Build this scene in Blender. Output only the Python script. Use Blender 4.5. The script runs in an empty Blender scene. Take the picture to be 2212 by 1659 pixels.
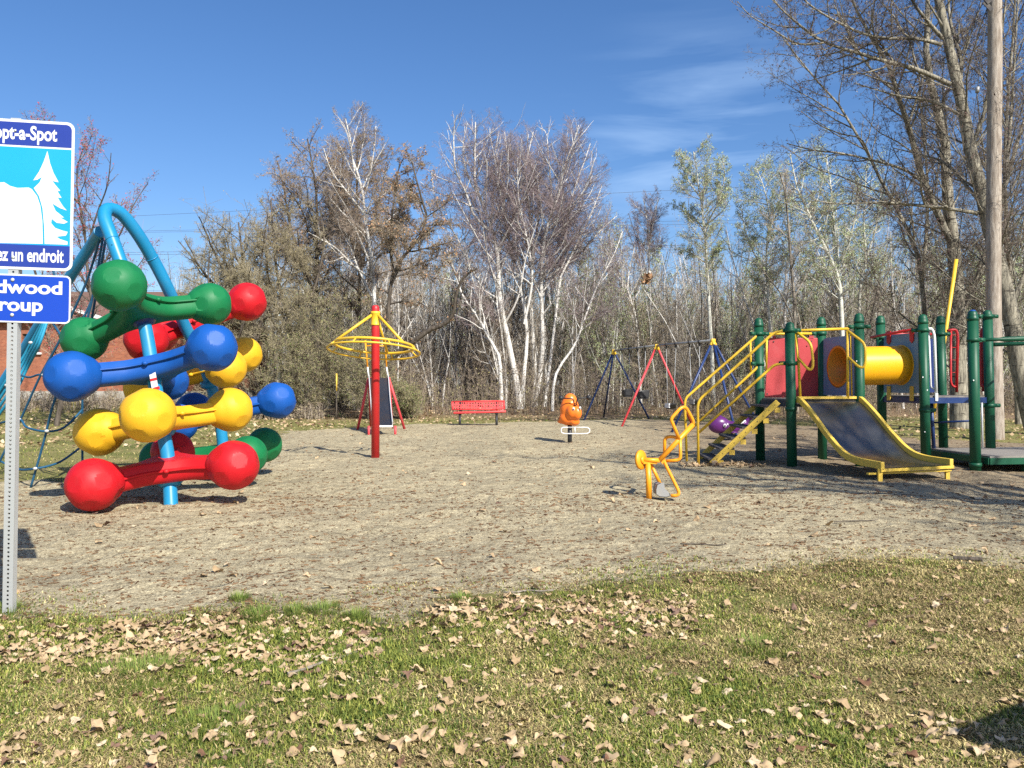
import bpy, bmesh, math, random
import numpy as np
from mathutils import Vector, Matrix

# ------------------------------------------------------------------ camera, sky, sun, exposure
SC = bpy.context.scene
COL = SC.collection
F = 1850.0; CX = 1106.0; CY = 829.5; EYE = 1.4          # measured on a 2212 px wide copy of the photo
cam_d = bpy.data.cameras.new('camera'); cam = bpy.data.objects.new('camera', cam_d); COL.objects.link(cam)
cam_d.sensor_width = 36.0; cam_d.lens = 36.0 * F / 2212.0
cam_d.clip_start = 0.05; cam_d.clip_end = 2000
cam.location = (0, 0, EYE); cam.rotation_euler = (math.radians(90), 0, 0)
SC.camera = cam

SUNV = Vector((1.17, -1.76, 1.775)).normalized()
SUN_EL = math.asin(SUNV.z); SUN_AZ = math.atan2(SUNV.x, SUNV.y)
w = bpy.data.worlds.new('World'); SC.world = w; w.use_nodes = True
nt = w.node_tree; nt.nodes.clear()
out = nt.nodes.new('ShaderNodeOutputWorld'); bg = nt.nodes.new('ShaderNodeBackground')
sky = nt.nodes.new('ShaderNodeTexSky'); sky.sky_type = 'NISHITA'; sky.sun_disc = False
sky.sun_elevation = SUN_EL; sky.sun_rotation = SUN_AZ
sky.air_density = 0.9; sky.dust_density = 1.3; sky.ozone_density = 3.5; sky.altitude = 100
SKY_STRENGTH = 0.095
bg.inputs['Strength'].default_value = SKY_STRENGTH
tc = nt.nodes.new('ShaderNodeTexCoord')
mp = nt.nodes.new('ShaderNodeMapping'); mp.inputs['Scale'].default_value = (1.3, 1.3, 9.0); mp.inputs['Rotation'].default_value = (0, math.radians(9), 0); mp.inputs['Location'].default_value = (3.1, 1.7, 5.2)
nz = nt.nodes.new('ShaderNodeTexNoise'); nz.inputs['Scale'].default_value = 2.6; nz.inputs['Detail'].default_value = 7; nz.inputs['Roughness'].default_value = 0.55
nz.inputs['Distortion'].default_value = 0.6
rp = nt.nodes.new('ShaderNodeValToRGB'); rp.color_ramp.elements[0].position = 0.46; rp.color_ramp.elements[1].position = 0.80
# wisps of cirrus low in the north-eastern sky only
dist = nt.nodes.new('ShaderNodeVectorMath'); dist.operation = 'DISTANCE'
dist.inputs[1].default_value = Vector((0.21, 0.93, 0.235)).normalized()
rng_ = nt.nodes.new('ShaderNodeMapRange'); rng_.inputs['From Min'].default_value = 0.21; rng_.inputs['From Max'].default_value = 0.04
rng_.inputs['To Min'].default_value = 0; rng_.inputs['To Max'].default_value = .62; rng_.interpolation_type = 'SMOOTHSTEP'
mul = nt.nodes.new('ShaderNodeMath'); mul.operation = 'MULTIPLY'; mul.use_clamp = True
mixc = nt.nodes.new('ShaderNodeMix'); mixc.data_type = 'RGBA'
mixc.inputs['B'].default_value = (3.4, 4.9, 7.2, 1)
gam = nt.nodes.new('ShaderNodeHueSaturation'); gam.inputs['Saturation'].default_value = 1.2; gam.inputs['Hue'].default_value = 0.505; gam.inputs['Value'].default_value = 1.02
L = nt.links.new
L(tc.outputs['Generated'], mp.inputs['Vector']); L(mp.outputs[0], nz.inputs['Vector']); L(nz.outputs[0], rp.inputs[0])
L(tc.outputs['Generated'], dist.inputs[0]); L(dist.outputs['Value'], rng_.inputs['Value'])
L(rp.outputs[0], mul.inputs[0]); L(rng_.outputs[0], mul.inputs[1])
L(sky.outputs[0], gam.inputs['Color']); L(gam.outputs[0], mixc.inputs['A']); L(mul.outputs[0], mixc.inputs['Factor'])
L(mixc.outputs['Result'], bg.inputs['Color']); L(bg.outputs[0], out.inputs[0])

sl = bpy.data.lights.new('sun', 'SUN'); sl.energy = 4.6; sl.angle = math.radians(0.53); sl.color = (1.0, 0.955, 0.87)
so = bpy.data.objects.new('sun', sl); COL.objects.link(so); so.rotation_euler = SUNV.to_track_quat('Z', 'Y').to_euler(); so.location = (20, -30, 30)

SC.view_settings.view_transform = 'Standard'; SC.view_settings.look = 'None'
SC.view_settings.exposure = 0.76; SC.view_settings.gamma = 1.0; SC.view_settings.use_curve_mapping = False
SC.render.engine = 'CYCLES'
SC.cycles.max_bounces = 5; SC.cycles.diffuse_bounces = 2; SC.cycles.glossy_bounces = 2; SC.cycles.transparent_max_bounces = 12
SC.cycles.use_denoising = False
SC.cycles.sample_clamp_indirect = 4

# ------------------------------------------------------------------ helpers
def P(px, py, Y):
    """a point of the place, from where it sits in the photo and its distance"""
    return Vector(((px - CX) / F * Y, Y, EYE + (CY - py) / F * Y))
def G(px, py):
    Y = EYE * F / (py - CY)
    return Vector(((px - CX) / F * Y, Y, 0))

def sstep(a, b, x):
    t = np.clip((x - a) / (b - a), 0, 1); return t * t * (3 - 2 * t)
_VN = {}
def vnoise(x, y, s, seed):
    """smooth 2D value noise for patches"""
    r = _VN.setdefault(seed, np.random.default_rng(seed).random((64, 64))); x = x * s; y = y * s; xi = np.floor(x).astype(int); yi = np.floor(y).astype(int); fx = x - xi; fy = y - yi
    fx = fx * fx * (3 - 2 * fx); fy = fy * fy * (3 - 2 * fy); g = lambda a, b: r[a % 64, b % 64]
    return (g(xi, yi) * (1 - fx) + g(xi + 1, yi) * fx) * (1 - fy) + (g(xi, yi + 1) * (1 - fx) + g(xi + 1, yi + 1) * fx) * fy
def hgt(x, y):
    x = np.asarray(x, float); y = np.asarray(y, float)
    h = 0.022 * np.sin(x * 1.1 + 0.7 * np.sin(y * .6)) * np.sin(y * .9 + 1.3 * np.sin(x * .35)) + 0.012 * np.sin(x * 3.1 + y * 1.7) * np.sin(y * 2.7 - x * 1.2)
    h = h + 0.006 * np.sin(x * 7.3 + 2 * np.sin(y * 3)) * np.sin(y * 6.1)
    fd = sstep(34, 26, y) * sstep(2.0, 4.5, y); h = h + fd * (.045 * (vnoise(x, y, 1.5, 41) - .5) + .034 * (vnoise(x, y, 3.4, 42) - .5) + .020 * (vnoise(x, y, 7.5, 43) - .5))
    h = h + 0.65 * sstep(-10, -16, x) * sstep(31, 37, y)
    h = h + 0.05 * np.exp(-((x - 5.6) ** 2 / 1.2 + (y - 11.6) ** 2 / .15)) - 0.05 * np.exp(-((x - 1.95) ** 2 + (y - 10.4) ** 2) / .1)
    h = h + 0.35 * sstep(38, 46, y) * sstep(-12, -6, x)
    return h

def mat(name):
    m = bpy.data.materials.new(name); m.use_nodes = True
    return m, m.node_tree, m.node_tree.nodes['Principled BSDF']
def node(nt, t, **kw):
    n = nt.nodes.new(t)
    for k, v in kw.items():
        if k in n.inputs: n.inputs[k].default_value = v
        else: setattr(n, k, v)
    return n
def c4(c): return (c[0], c[1], c[2], 1)
def paint(name, col, rough=.4, var=.12, scale=3.0, bump=.0, bscale=60, metal=0.0, dirt=None, dirtamt=.35, dirt_scale=5.0, spec=.5):
    """painted or moulded surface: slightly uneven colour and gloss, optional worn patches"""
    m, nt, b = mat(name)
    tc = node(nt, 'ShaderNodeTexCoord'); n = node(nt, 'ShaderNodeTexNoise', Scale=scale, Detail=6)
    nt.links.new(tc.outputs['Object'], n.inputs['Vector'])
    mx = node(nt, 'ShaderNodeMix', data_type='RGBA'); mx.inputs['A'].default_value = c4([c * (1 - var) for c in col]); mx.inputs['B'].default_value = c4([min(1, c * (1 + var)) for c in col])
    nt.links.new(n.outputs[0], mx.inputs['Factor'])
    last = mx.outputs['Result']
    if dirt:
        n2 = node(nt, 'ShaderNodeTexNoise', Scale=dirt_scale, Detail=9, Roughness=.65); nt.links.new(tc.outputs['Object'], n2.inputs['Vector'])
        r = node(nt, 'ShaderNodeValToRGB'); r.color_ramp.elements[0].position = .52; r.color_ramp.elements[1].position = .72
        nt.links.new(n2.outputs[0], r.inputs[0])
        mm = node(nt, 'ShaderNodeMath', operation='MULTIPLY'); mm.inputs[1].default_value = dirtamt; nt.links.new(r.outputs[0], mm.inputs[0])
        m2 = node(nt, 'ShaderNodeMix', data_type='RGBA'); m2.inputs['B'].default_value = c4(dirt)
        nt.links.new(last, m2.inputs['A']); nt.links.new(mm.outputs[0], m2.inputs['Factor']); last = m2.outputs['Result']
    nt.links.new(last, b.inputs['Base Color'])
    rr = node(nt, 'ShaderNodeMapRange'); rr.inputs['To Min'].default_value = max(.05, rough - .1); rr.inputs['To Max'].default_value = min(1, rough + .14)
    nt.links.new(n.outputs[0], rr.inputs['Value']); nt.links.new(rr.outputs[0], b.inputs['Roughness'])
    b.inputs['Metallic'].default_value = metal
    b.inputs['Specular IOR Level'].default_value = spec
    if bump:
        n3 = node(nt, 'ShaderNodeTexNoise', Scale=bscale, Detail=4); nt.links.new(tc.outputs['Object'], n3.inputs['Vector'])
        bp = node(nt, 'ShaderNodeBump', Strength=bump, Distance=.01); nt.links.new(n3.outputs[0], bp.inputs['Height']); nt.links.new(bp.outputs[0], b.inputs['Normal'])
    return m

class MB:
    """collects shapes into one mesh"""
    def __init__(s): s.v = []; s.f = []; s.m = []; s.sm = []
    def add(s, vs, fs, mi=0, smooth=False):
        o = len(s.v); s.v += [tuple(v) for v in vs]
        for f in fs: s.f.append(tuple(i + o for i in f)); s.m.append(mi); s.sm.append(smooth)
        return s
    def box(s, c, size, M=None, mi=0):
        c = Vector(c); x, y, z = [q / 2 for q in size]; M = M or Matrix.Identity(3)
        vs = [c + M @ Vector((sx * x, sy * y, sz * z)) for sz in (-1, 1) for sy in (-1, 1) for sx in (-1, 1)]
        return s.add(vs, [(0, 2, 3, 1), (4, 5, 7, 6), (0, 1, 5, 4), (2, 6, 7, 3), (0, 4, 6, 2), (1, 3, 7, 5)], mi)
    def beam(s, p, q, w, h, up=(0, 0, 1), mi=0):
        p = Vector(p); q = Vector(q); d = (q - p); l = d.length; d.normalize(); up = Vector(up)
        sd = d.cross(up).normalized(); u = sd.cross(d)
        M = Matrix((sd, d, u)).transposed()
        return s.box((p + q) / 2, (w, l, h), M, mi)
    def tube(s, pts, r, n=12, caps=True, closed=False, mi=0, smooth=True, rs=None):
        pts = [Vector(p) for p in pts]; k = len(pts)
        ts = []
        for i in range(k):
            a = pts[(i - 1) % k] if (closed or i > 0) else pts[i]; b = pts[(i + 1) % k] if (closed or i < k - 1) else pts[i]
            ts.append((b - a).normalized())
        ref = Vector((0, 0, 1)) if abs(ts[0].z) < .9 else Vector((1, 0, 0))
        u = ts[0].cross(ref).normalized(); vs = []
        for i in range(k):
            u = (u - ts[i] * u.dot(ts[i])).normalized(); v = ts[i].cross(u)
            rr = rs[i] if rs else r
            for j in range(n):
                a = 2 * math.pi * j / n; vs.append(pts[i] + (u * math.cos(a) + v * math.sin(a)) * rr)
        fs = []
        for i in range(k if closed else k - 1):
            o = i * n; o2 = ((i + 1) % k) * n
            sh = 0
            for j in range(n): fs.append((o + j, o + (j + 1) % n, o2 + (j + 1) % n, o2 + j))
        s.add(vs, fs, mi, smooth)
        if caps and not closed:
            o = len(s.v) - k * n
            s.f.append(tuple(o + j for j in reversed(range(n)))); s.m.append(mi); s.sm.append(False)
            o2 = o + (k - 1) * n; s.f.append(tuple(o2 + j for j in range(n))); s.m.append(mi); s.sm.append(False)
        return s
    def lathe(s, prof, origin, axis=(0, 0, 1), n=24, mi=0, smooth=True):
        o = Vector(origin); ax = Vector(axis).normalized(); ref = Vector((1, 0, 0)) if abs(ax.x) < .9 else Vector((0, 1, 0))
        u = (ref - ax * ref.dot(ax)).normalized(); v = ax.cross(u); vs = []
        for r, z in prof:
            for j in range(n):
                a = 2 * math.pi * j / n; vs.append(o + ax * z + (u * math.cos(a) + v * math.sin(a)) * max(r, 1e-4))
        fs = [(i * n + j, i * n + (j + 1) % n, (i + 1) * n + (j + 1) % n, (i + 1) * n + j) for i in range(len(prof) - 1) for j in range(n)]
        s.add(vs, fs, mi, smooth); o0 = len(s.v) - len(vs)
        for base, rev in ((o0, True), (o0 + (len(prof) - 1) * n, False)):
            r = range(n); s.f.append(tuple(base + j for j in (reversed(r) if rev else r))); s.m.append(mi); s.sm.append(False)
        return s
    def ball(s, c, r, n=16, mi=0, sc=(1, 1, 1), M=None):
        M = M or Matrix.Identity(3); c = Vector(c); vs = []; h = n // 2
        for i in range(h + 1):
            th = math.pi * i / h
            for j in range(n):
                a = 2 * math.pi * j / n
                vs.append(c + M @ Vector((r * sc[0] * math.sin(th) * math.cos(a), r * sc[1] * math.sin(th) * math.sin(a), r * sc[2] * math.cos(th))))
        fs = [(i * n + j, (i + 1) * n + j, (i + 1) * n + (j + 1) % n, i * n + (j + 1) % n) for i in range(h) for j in range(n)]
        return s.add(vs, fs, mi, True)
    def prism(s, poly, d, mi=0):
        """poly: 3D points in one plane; d: thickness vector"""
        n = len(poly); d = Vector(d); a = [Vector(p) for p in poly]; vs = a + [p + d for p in a]
        fs = [tuple(reversed(range(n))), tuple(range(n, 2 * n))] + [(i, (i + 1) % n, n + (i + 1) % n, n + i) for i in range(n)]
        return s.add(vs, fs, mi)
    def build(s, name, mats, parent=None, bevel=0, label=None):
        me = bpy.data.meshes.new(name); me.from_pydata(s.v, [], s.f)
        for m in (mats if isinstance(mats, (list, tuple)) else [mats]): me.materials.append(m)
        me.polygons.foreach_set('material_index', s.m); me.polygons.foreach_set('use_smooth', s.sm)
        me.validate(); me.update()
        bm = bmesh.new(); bm.from_mesh(me); bmesh.ops.recalc_face_normals(bm, faces=bm.faces); bm.to_mesh(me); bm.free()
        o = bpy.data.objects.new(name, me); COL.objects.link(o)
        if bevel:
            b = o.modifiers.new('b', 'BEVEL'); b.width = bevel; b.segments = 2; b.limit_method = 'ANGLE'; b.angle_limit = math.radians(40)
        if parent is not None:
            o.parent = parent; o.matrix_parent_inverse = parent_inv(parent)
        if label: o['label'] = label
        return o
def parent_inv(p):
    M = Matrix.Identity(4); q = p
    M = p.matrix_basis.copy()
    while q.parent is not None:
        M = q.parent.matrix_basis @ q.matrix_parent_inverse @ M; q = q.parent
    return M.inverted()
def tag(o, label=None, cat=None, group=None, kind=None):
    if label: o['label'] = label
    if cat: o['category'] = cat
    if group: o['group'] = group
    if kind: o['kind'] = kind
    return o
def root(name, loc, label, cat, group=None):
    o = bpy.data.objects.new(name, None); COL.objects.link(o); o.location = loc; o.empty_display_size = .2
    return tag(o, label, cat, group)
def smooth_path(pts, n=8, closed=False):
    """Catmull-Rom through the points"""
    pts = [Vector(p) for p in pts]; out = []
    k = len(pts)
    for i in range(k if closed else k - 1):
        if closed: a, b, c, d = pts[(i - 1) % k], pts[i], pts[(i + 1) % k], pts[(i + 2) % k]
        else: a, b, c, d = pts[max(i - 1, 0)], pts[i], pts[i + 1], pts[min(i + 2, k - 1)]
        for j in range(n):
            t = j / n; out.append(0.5 * ((2 * b) + (c - a) * t + (2 * a - 5 * b + 4 * c - d) * t * t + (3 * b - a - 3 * c + d) * t ** 3))
    if not closed: out.append(pts[-1])
    return out
def round_path(pts, r, n=5):
    """polyline whose corners are rounded with radius r"""
    pts = [Vector(p) for p in pts]; out = [pts[0]]
    for i in range(1, len(pts) - 1):
        a = (pts[i - 1] - pts[i]); b = (pts[i + 1] - pts[i]); ra = min(r, a.length * .45); rb = min(r, b.length * .45)
        p0 = pts[i] + a.normalized() * ra; p1 = pts[i] + b.normalized() * rb
        for j in range(n + 1):
            t = j / n; out.append((1 - t) ** 2 * p0 + 2 * t * (1 - t) * pts[i] + t * t * p1)
    out.append(pts[-1]); return out

def np_mesh(name, V, Fq, mats, smooth=False, midx=None, cols=None, attr=None):
    """V (n,3), Fq (m,3 or 4)"""
    V = np.asarray(V, np.float32); Fq = np.asarray(Fq, np.int32); m, k = Fq.shape
    me = bpy.data.meshes.new(name); me.vertices.add(len(V)); me.vertices.foreach_set('co', V.ravel())
    me.loops.add(m * k); me.loops.foreach_set('vertex_index', Fq.ravel())
    me.polygons.add(m); me.polygons.foreach_set('loop_start', np.arange(0, m * k, k, dtype=np.int32))
    me.polygons.foreach_set('loop_total', np.full(m, k, np.int32))
    for q in (mats if isinstance(mats, (list, tuple)) else [mats]): me.materials.append(q)
    if midx is not None: me.polygons.foreach_set('material_index', np.asarray(midx, np.int32))
    me.polygons.foreach_set('use_smooth', np.full(m, smooth))
    if cols is not None:
        a = me.color_attributes.new('col', 'FLOAT_COLOR', 'POINT'); c = np.ones((len(V), 4), np.float32); c[:, :3] = cols; a.data.foreach_set('color', c.ravel())
    if attr is not None:
        for nm, val in attr.items():
            a = me.attributes.new(nm, 'FLOAT', 'POINT'); a.data.foreach_set('value', np.asarray(val, np.float32))
    me.update(calc_edges=True)
    return me
def np_obj(name, me, parent=None):
    o = bpy.data.objects.new(name, me); COL.objects.link(o)
    if parent is not None: o.parent = parent
    return o

# ------------------------------------------------------------------ materials
def grass_ground_mat():
    m, nt, b = mat('turf'); tc = node(nt, 'ShaderNodeTexCoord'); Lk = nt.links.new
    n1 = node(nt, 'ShaderNodeTexNoise', Scale=.9, Detail=8, Roughness=.6); n2 = node(nt, 'ShaderNodeTexNoise', Scale=28, Detail=8, Roughness=.75); n3 = node(nt, 'ShaderNodeTexNoise', Scale=4.5, Detail=6, Roughness=.6)
    for n in (n1, n2, n3): Lk(tc.outputs['Object'], n.inputs['Vector'])
    r1 = node(nt, 'ShaderNodeValToRGB'); e = r1.color_ramp.elements
    e[0].position = .36; e[0].color = (.11, .13, .034, 1); e[1].position = .66; e[1].color = (.36, .28, .13, 1)
    x = e.new(.5); x.color = (.19, .18, .062, 1)
    add = node(nt, 'ShaderNodeMath', operation='MULTIPLY_ADD'); add.inputs[1].default_value = .45
    Lk(n2.outputs[0], add.inputs[0])
    s = node(nt, 'ShaderNodeMath', operation='MULTIPLY_ADD'); s.inputs[1].default_value = .55; Lk(n1.outputs[0], s.inputs[0])
    t = node(nt, 'ShaderNodeMath', operation='MULTIPLY'); t.inputs[1].default_value = .12; Lk(n3.outputs[0], t.inputs[0]); Lk(t.outputs[0], s.inputs[2])
    Lk(s.outputs[0], add.inputs[2]); 
    sub = node(nt, 'ShaderNodeMath', operation='SUBTRACT'); sub.inputs[1].default_value = .06; Lk(add.outputs[0], sub.inputs[0]); Lk(sub.outputs[0], r1.inputs[0])
    # the far woodland floor is brown with fallen leaves
    at = node(nt, 'ShaderNodeAttribute', attribute_name='wood'); mx = node(nt, 'ShaderNodeMix', data_type='RGBA')
    r2 = node(nt, 'ShaderNodeValToRGB'); r2.color_ramp.elements[0].color = (.075, .055, .035, 1); r2.color_ramp.elements[1].color = (.42, .29, .18, 1); r2.color_ramp.elements[0].position = .4; r2.color_ramp.elements[1].position = .68
    n4 = node(nt, 'ShaderNodeTexNoise', Scale=7, Detail=9, Roughness=.8); Lk(tc.outputs['Object'], n4.inputs['Vector']); Lk(n4.outputs[0], r2.inputs[0])
    Lk(at.outputs['Fac'], mx.inputs['Factor']); Lk(r1.outputs[0], mx.inputs['A']); Lk(r2.outputs[0], mx.inputs['B'])
    Lk(mx.outputs['Result'], b.inputs['Base Color']); b.inputs['Roughness'].default_value = .95; b.inputs['Specular IOR Level'].default_value = .15
    bp = node(nt, 'ShaderNodeBump', Strength=.8, Distance=.03); Lk(n2.outputs[0], bp.inputs['Height']); Lk(bp.outputs[0], b.inputs['Normal'])
    return m
def sand_mat():
    m, nt, b = mat('coarse_sand'); tc = node(nt, 'ShaderNodeTexCoord'); Lk = nt.links.new
    n1 = node(nt, 'ShaderNodeTexNoise', Scale=.55, Detail=8, Roughness=.62); n2 = node(nt, 'ShaderNodeTexNoise', Scale=130, Detail=6, Roughness=.8); n3 = node(nt, 'ShaderNodeTexNoise', Scale=9, Detail=10, Roughness=.75)
    vo = node(nt, 'ShaderNodeTexVoronoi', Scale=95)
    mpx = node(nt, 'ShaderNodeMapping'); mpx.inputs['Scale'].default_value = (1, .8, 1); Lk(tc.outputs['Object'], mpx.inputs['Vector'])
    for n in (n1, n2, n3, vo): Lk(mpx.outputs[0], n.inputs['Vector'])
    r1 = node(nt, 'ShaderNodeValToRGB'); e = r1.color_ramp.elements
    e[0].position = .35; e[0].color = (.345, .302, .205, 1); e[1].position = .68; e[1].color = (.455, .395, .262, 1)
    Lk(n1.outputs[0], r1.inputs[0])
    r3 = node(nt, 'ShaderNodeValToRGB'); r3.color_ramp.elements[0].position = .36; r3.color_ramp.elements[0].color = (.66, .63, .58, 1); r3.color_ramp.elements[1].position = .66; r3.color_ramp.elements[1].color = (1.14, 1.13, 1.10, 1)
    Lk(n3.outputs[0], r3.inputs[0])
    m1 = node(nt, 'ShaderNodeMix', data_type='RGBA', blend_type='MULTIPLY'); m1.inputs['Factor'].default_value = 1; Lk(r1.outputs[0], m1.inputs['A']); Lk(r3.outputs[0], m1.inputs['B'])
    r2 = node(nt, 'ShaderNodeValToRGB'); r2.color_ramp.elements[0].position = .25; r2.color_ramp.elements[0].color = (.38, .36, .34, 1); r2.color_ramp.elements[1].position = .72; r2.color_ramp.elements[1].color = (1.75, 1.75, 1.75, 1)
    x = r2.color_ramp.elements.new(.5); x.color = (1, 1, 1, 1)
    Lk(n2.outputs[0], r2.inputs[0])
    m2 = node(nt, 'ShaderNodeMix', data_type='RGBA', blend_type='MULTIPLY'); m2.inputs['Factor'].default_value = .55; Lk(m1.outputs['Result'], m2.inputs['A']); Lk(r2.outputs[0], m2.inputs['B'])
    # stones: a few pale or dark grains
    r4 = node(nt, 'ShaderNodeValToRGB'); r4.color_ramp.interpolation = 'CONSTANT'; r4.color_ramp.elements[0].position = 0; r4.color_ramp.elements[0].color = (.55, .5, .45, 1); r4.color_ramp.elements[1].position = .12; r4.color_ramp.elements[1].color = (1, 1, 1, 1)
    x = r4.color_ramp.elements.new(.88); x.color = (1.5, 1.52, 1.5, 1); sp = node(nt, 'ShaderNodeSeparateColor'); Lk(vo.outputs['Color'], sp.inputs[0]); Lk(sp.outputs[0], r4.inputs[0])
    m3 = node(nt, 'ShaderNodeMix', data_type='RGBA', blend_type='MULTIPLY'); m3.inputs['Factor'].default_value = 1; Lk(m2.outputs['Result'], m3.inputs['A']); Lk(r4.outputs[0], m3.inputs['B'])
    # brown litter trodden into the sand, denser towards the trees
    lt = node(nt, 'ShaderNodeAttribute', attribute_name='litter'); n5 = node(nt, 'ShaderNodeTexNoise', Scale=6.5, Detail=9, Roughness=.8, Distortion=.8); Lk(tc.outputs['Object'], n5.inputs['Vector'])
    a1 = node(nt, 'ShaderNodeMath', operation='ADD'); Lk(lt.outputs['Fac'], a1.inputs[0]); Lk(n5.outputs[0], a1.inputs[1])
    r5 = node(nt, 'ShaderNodeMapRange'); r5.inputs['From Min'].default_value = .70; r5.inputs['From Max'].default_value = 1.05; r5.inputs['To Max'].default_value = .75; Lk(a1.outputs[0], r5.inputs['Value'])
    m4 = node(nt, 'ShaderNodeMix', data_type='RGBA'); m4.inputs['B'].default_value = (.215, .155, .098, 1); Lk(r5.outputs[0], m4.inputs['Factor']); Lk(m3.outputs['Result'], m4.inputs['A'])
    Lk(m4.outputs['Result'], b.inputs['Base Color']); b.inputs['Roughness'].default_value = .95; b.inputs['Specular IOR Level'].default_value = .2
    ba = node(nt, 'ShaderNodeMath', operation='MULTIPLY_ADD'); ba.inputs[1].default_value = 3.0; Lk(n3.outputs[0], ba.inputs[0]); Lk(n2.outputs[0], ba.inputs[2])
    bp = node(nt, 'ShaderNodeBump', Strength=.7, Distance=.010); Lk(ba.outputs[0], bp.inputs['Height'])
    nb_ = node(nt, 'ShaderNodeTexNoise', Scale=2.6, Detail=5, Roughness=.6, Distortion=.6); Lk(tc.outputs['Object'], nb_.inputs['Vector']); bp2 = node(nt, 'ShaderNodeBump', Strength=.7, Distance=.14); Lk(nb_.outputs[0], bp2.inputs['Height']); Lk(bp2.outputs[0], bp.inputs['Normal']); Lk(bp.outputs[0], b.inputs['Normal'])
    # ragged margin where the turf takes over
    at = node(nt, 'ShaderNodeAttribute', attribute_name='edge'); n6 = node(nt, 'ShaderNodeTexNoise', Scale=2.6, Detail=10, Roughness=.75); Lk(tc.outputs['Object'], n6.inputs['Vector'])
    q = node(nt, 'ShaderNodeMath', operation='MULTIPLY_ADD'); q.inputs[1].default_value = 1.5; q.inputs[2].default_value = -.75; Lk(n6.outputs[0], q.inputs[0])
    q2 = node(nt, 'ShaderNodeMath', operation='ADD'); Lk(q.outputs[0], q2.inputs[0]); Lk(at.outputs['Fac'], q2.inputs[1])
    q3 = node(nt, 'ShaderNodeMapRange'); q3.inputs['From Min'].default_value = -.05; q3.inputs['From Max'].default_value = .12; Lk(q2.outputs[0], q3.inputs['Value'])
    Lk(q3.outputs[0], b.inputs['Alpha'])
    return m
def col_mat(name, rough=.8, transl=0.0, spec=.3):
    m, nt, b = mat(name); a = node(nt, 'ShaderNodeVertexColor', layer_name='col'); nt.links.new(a.outputs[0], b.inputs['Base Color']); b.inputs['Roughness'].default_value = rough
    b.inputs['Specular IOR Level'].default_value = spec
    if transl:
        tr = node(nt, 'ShaderNodeBsdfTranslucent'); mx = node(nt, 'ShaderNodeMixShader'); mx.inputs[0].default_value = transl
        nt.links.new(a.outputs[0], tr.inputs[0]); nt.links.new(b.outputs[0], mx.inputs[1]); nt.links.new(tr.outputs[0], mx.inputs[2]); nt.links.new(mx.outputs[0], nt.nodes['Material Output'].inputs[0])
    return m
def bark(name, a, b_, marks=None, mscale=(7, 7, 60), mpos=.60, rough=.85, dark_base=None):
    m, nt, b = mat(name); Lk = nt.links.new; tc = node(nt, 'ShaderNodeTexCoord')
    mp1 = node(nt, 'ShaderNodeMapping'); mp1.inputs['Scale'].default_value = (9, 9, 1.6); Lk(tc.outputs['Object'], mp1.inputs['Vector'])
    n = node(nt, 'ShaderNodeTexNoise', Scale=1.6, Detail=8, Roughness=.7); Lk(mp1.outputs[0], n.inputs['Vector'])
    r = node(nt, 'ShaderNodeValToRGB'); r.color_ramp.elements[0].position = .38; r.color_ramp.elements[0].color = c4(a); r.color_ramp.elements[1].position = .64; r.color_ramp.elements[1].color = c4(b_)
    Lk(n.outputs[0], r.inputs[0]); last = r.outputs[0]
    if marks:
        mp2 = node(nt, 'ShaderNodeMapping'); mp2.inputs['Scale'].default_value = mscale; Lk(tc.outputs['Object'], mp2.inputs['Vector'])
        n2 = node(nt, 'ShaderNodeTexNoise', Scale=.5, Detail=5, Roughness=.6); Lk(mp2.outputs[0], n2.inputs['Vector'])
        r2 = node(nt, 'ShaderNodeValToRGB'); r2.color_ramp.elements[0].position = mpos; r2.color_ramp.elements[0].color = (0, 0, 0, 1); r2.color_ramp.elements[1].position = mpos + .05; r2.color_ramp.elements[1].color = (1, 1, 1, 1)
        Lk(n2.outputs[0], r2.inputs[0]); mx = node(nt, 'ShaderNodeMix', data_type='RGBA'); mx.inputs['B'].default_value = c4(marks); Lk(r2.outputs[0], mx.inputs['Factor']); Lk(last, mx.inputs['A']); last = mx.outputs['Result']
    Lk(last, b.inputs['Base Color']); b.inputs['Roughness'].default_value = rough; b.inputs['Specular IOR Level'].default_value = .2
    bp = node(nt, 'ShaderNodeBump', Strength=.7, Distance=.03); Lk(n.outputs[0], bp.inputs['Height']); Lk(bp.outputs[0], b.inputs['Normal'])
    return m
def plain(name, col, rough=.8):
    m, nt, b = mat(name); oi = node(nt, 'ShaderNodeNewGeometry'); mr = node(nt, 'ShaderNodeMapRange'); mr.inputs['To Min'].default_value = .7; mr.inputs['To Max'].default_value = 1.35
    nt.links.new(oi.outputs['Random Per Island'], mr.inputs['Value']); v = node(nt, 'ShaderNodeVectorMath', operation='SCALE'); v.inputs[0].default_value = col
    nt.links.new(mr.outputs[0], v.inputs['Scale']); nt.links.new(v.outputs[0], b.inputs['Base Color']); b.inputs['Roughness'].default_value = rough; b.inputs['Specular IOR Level'].default_value = .2
    return m

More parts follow.
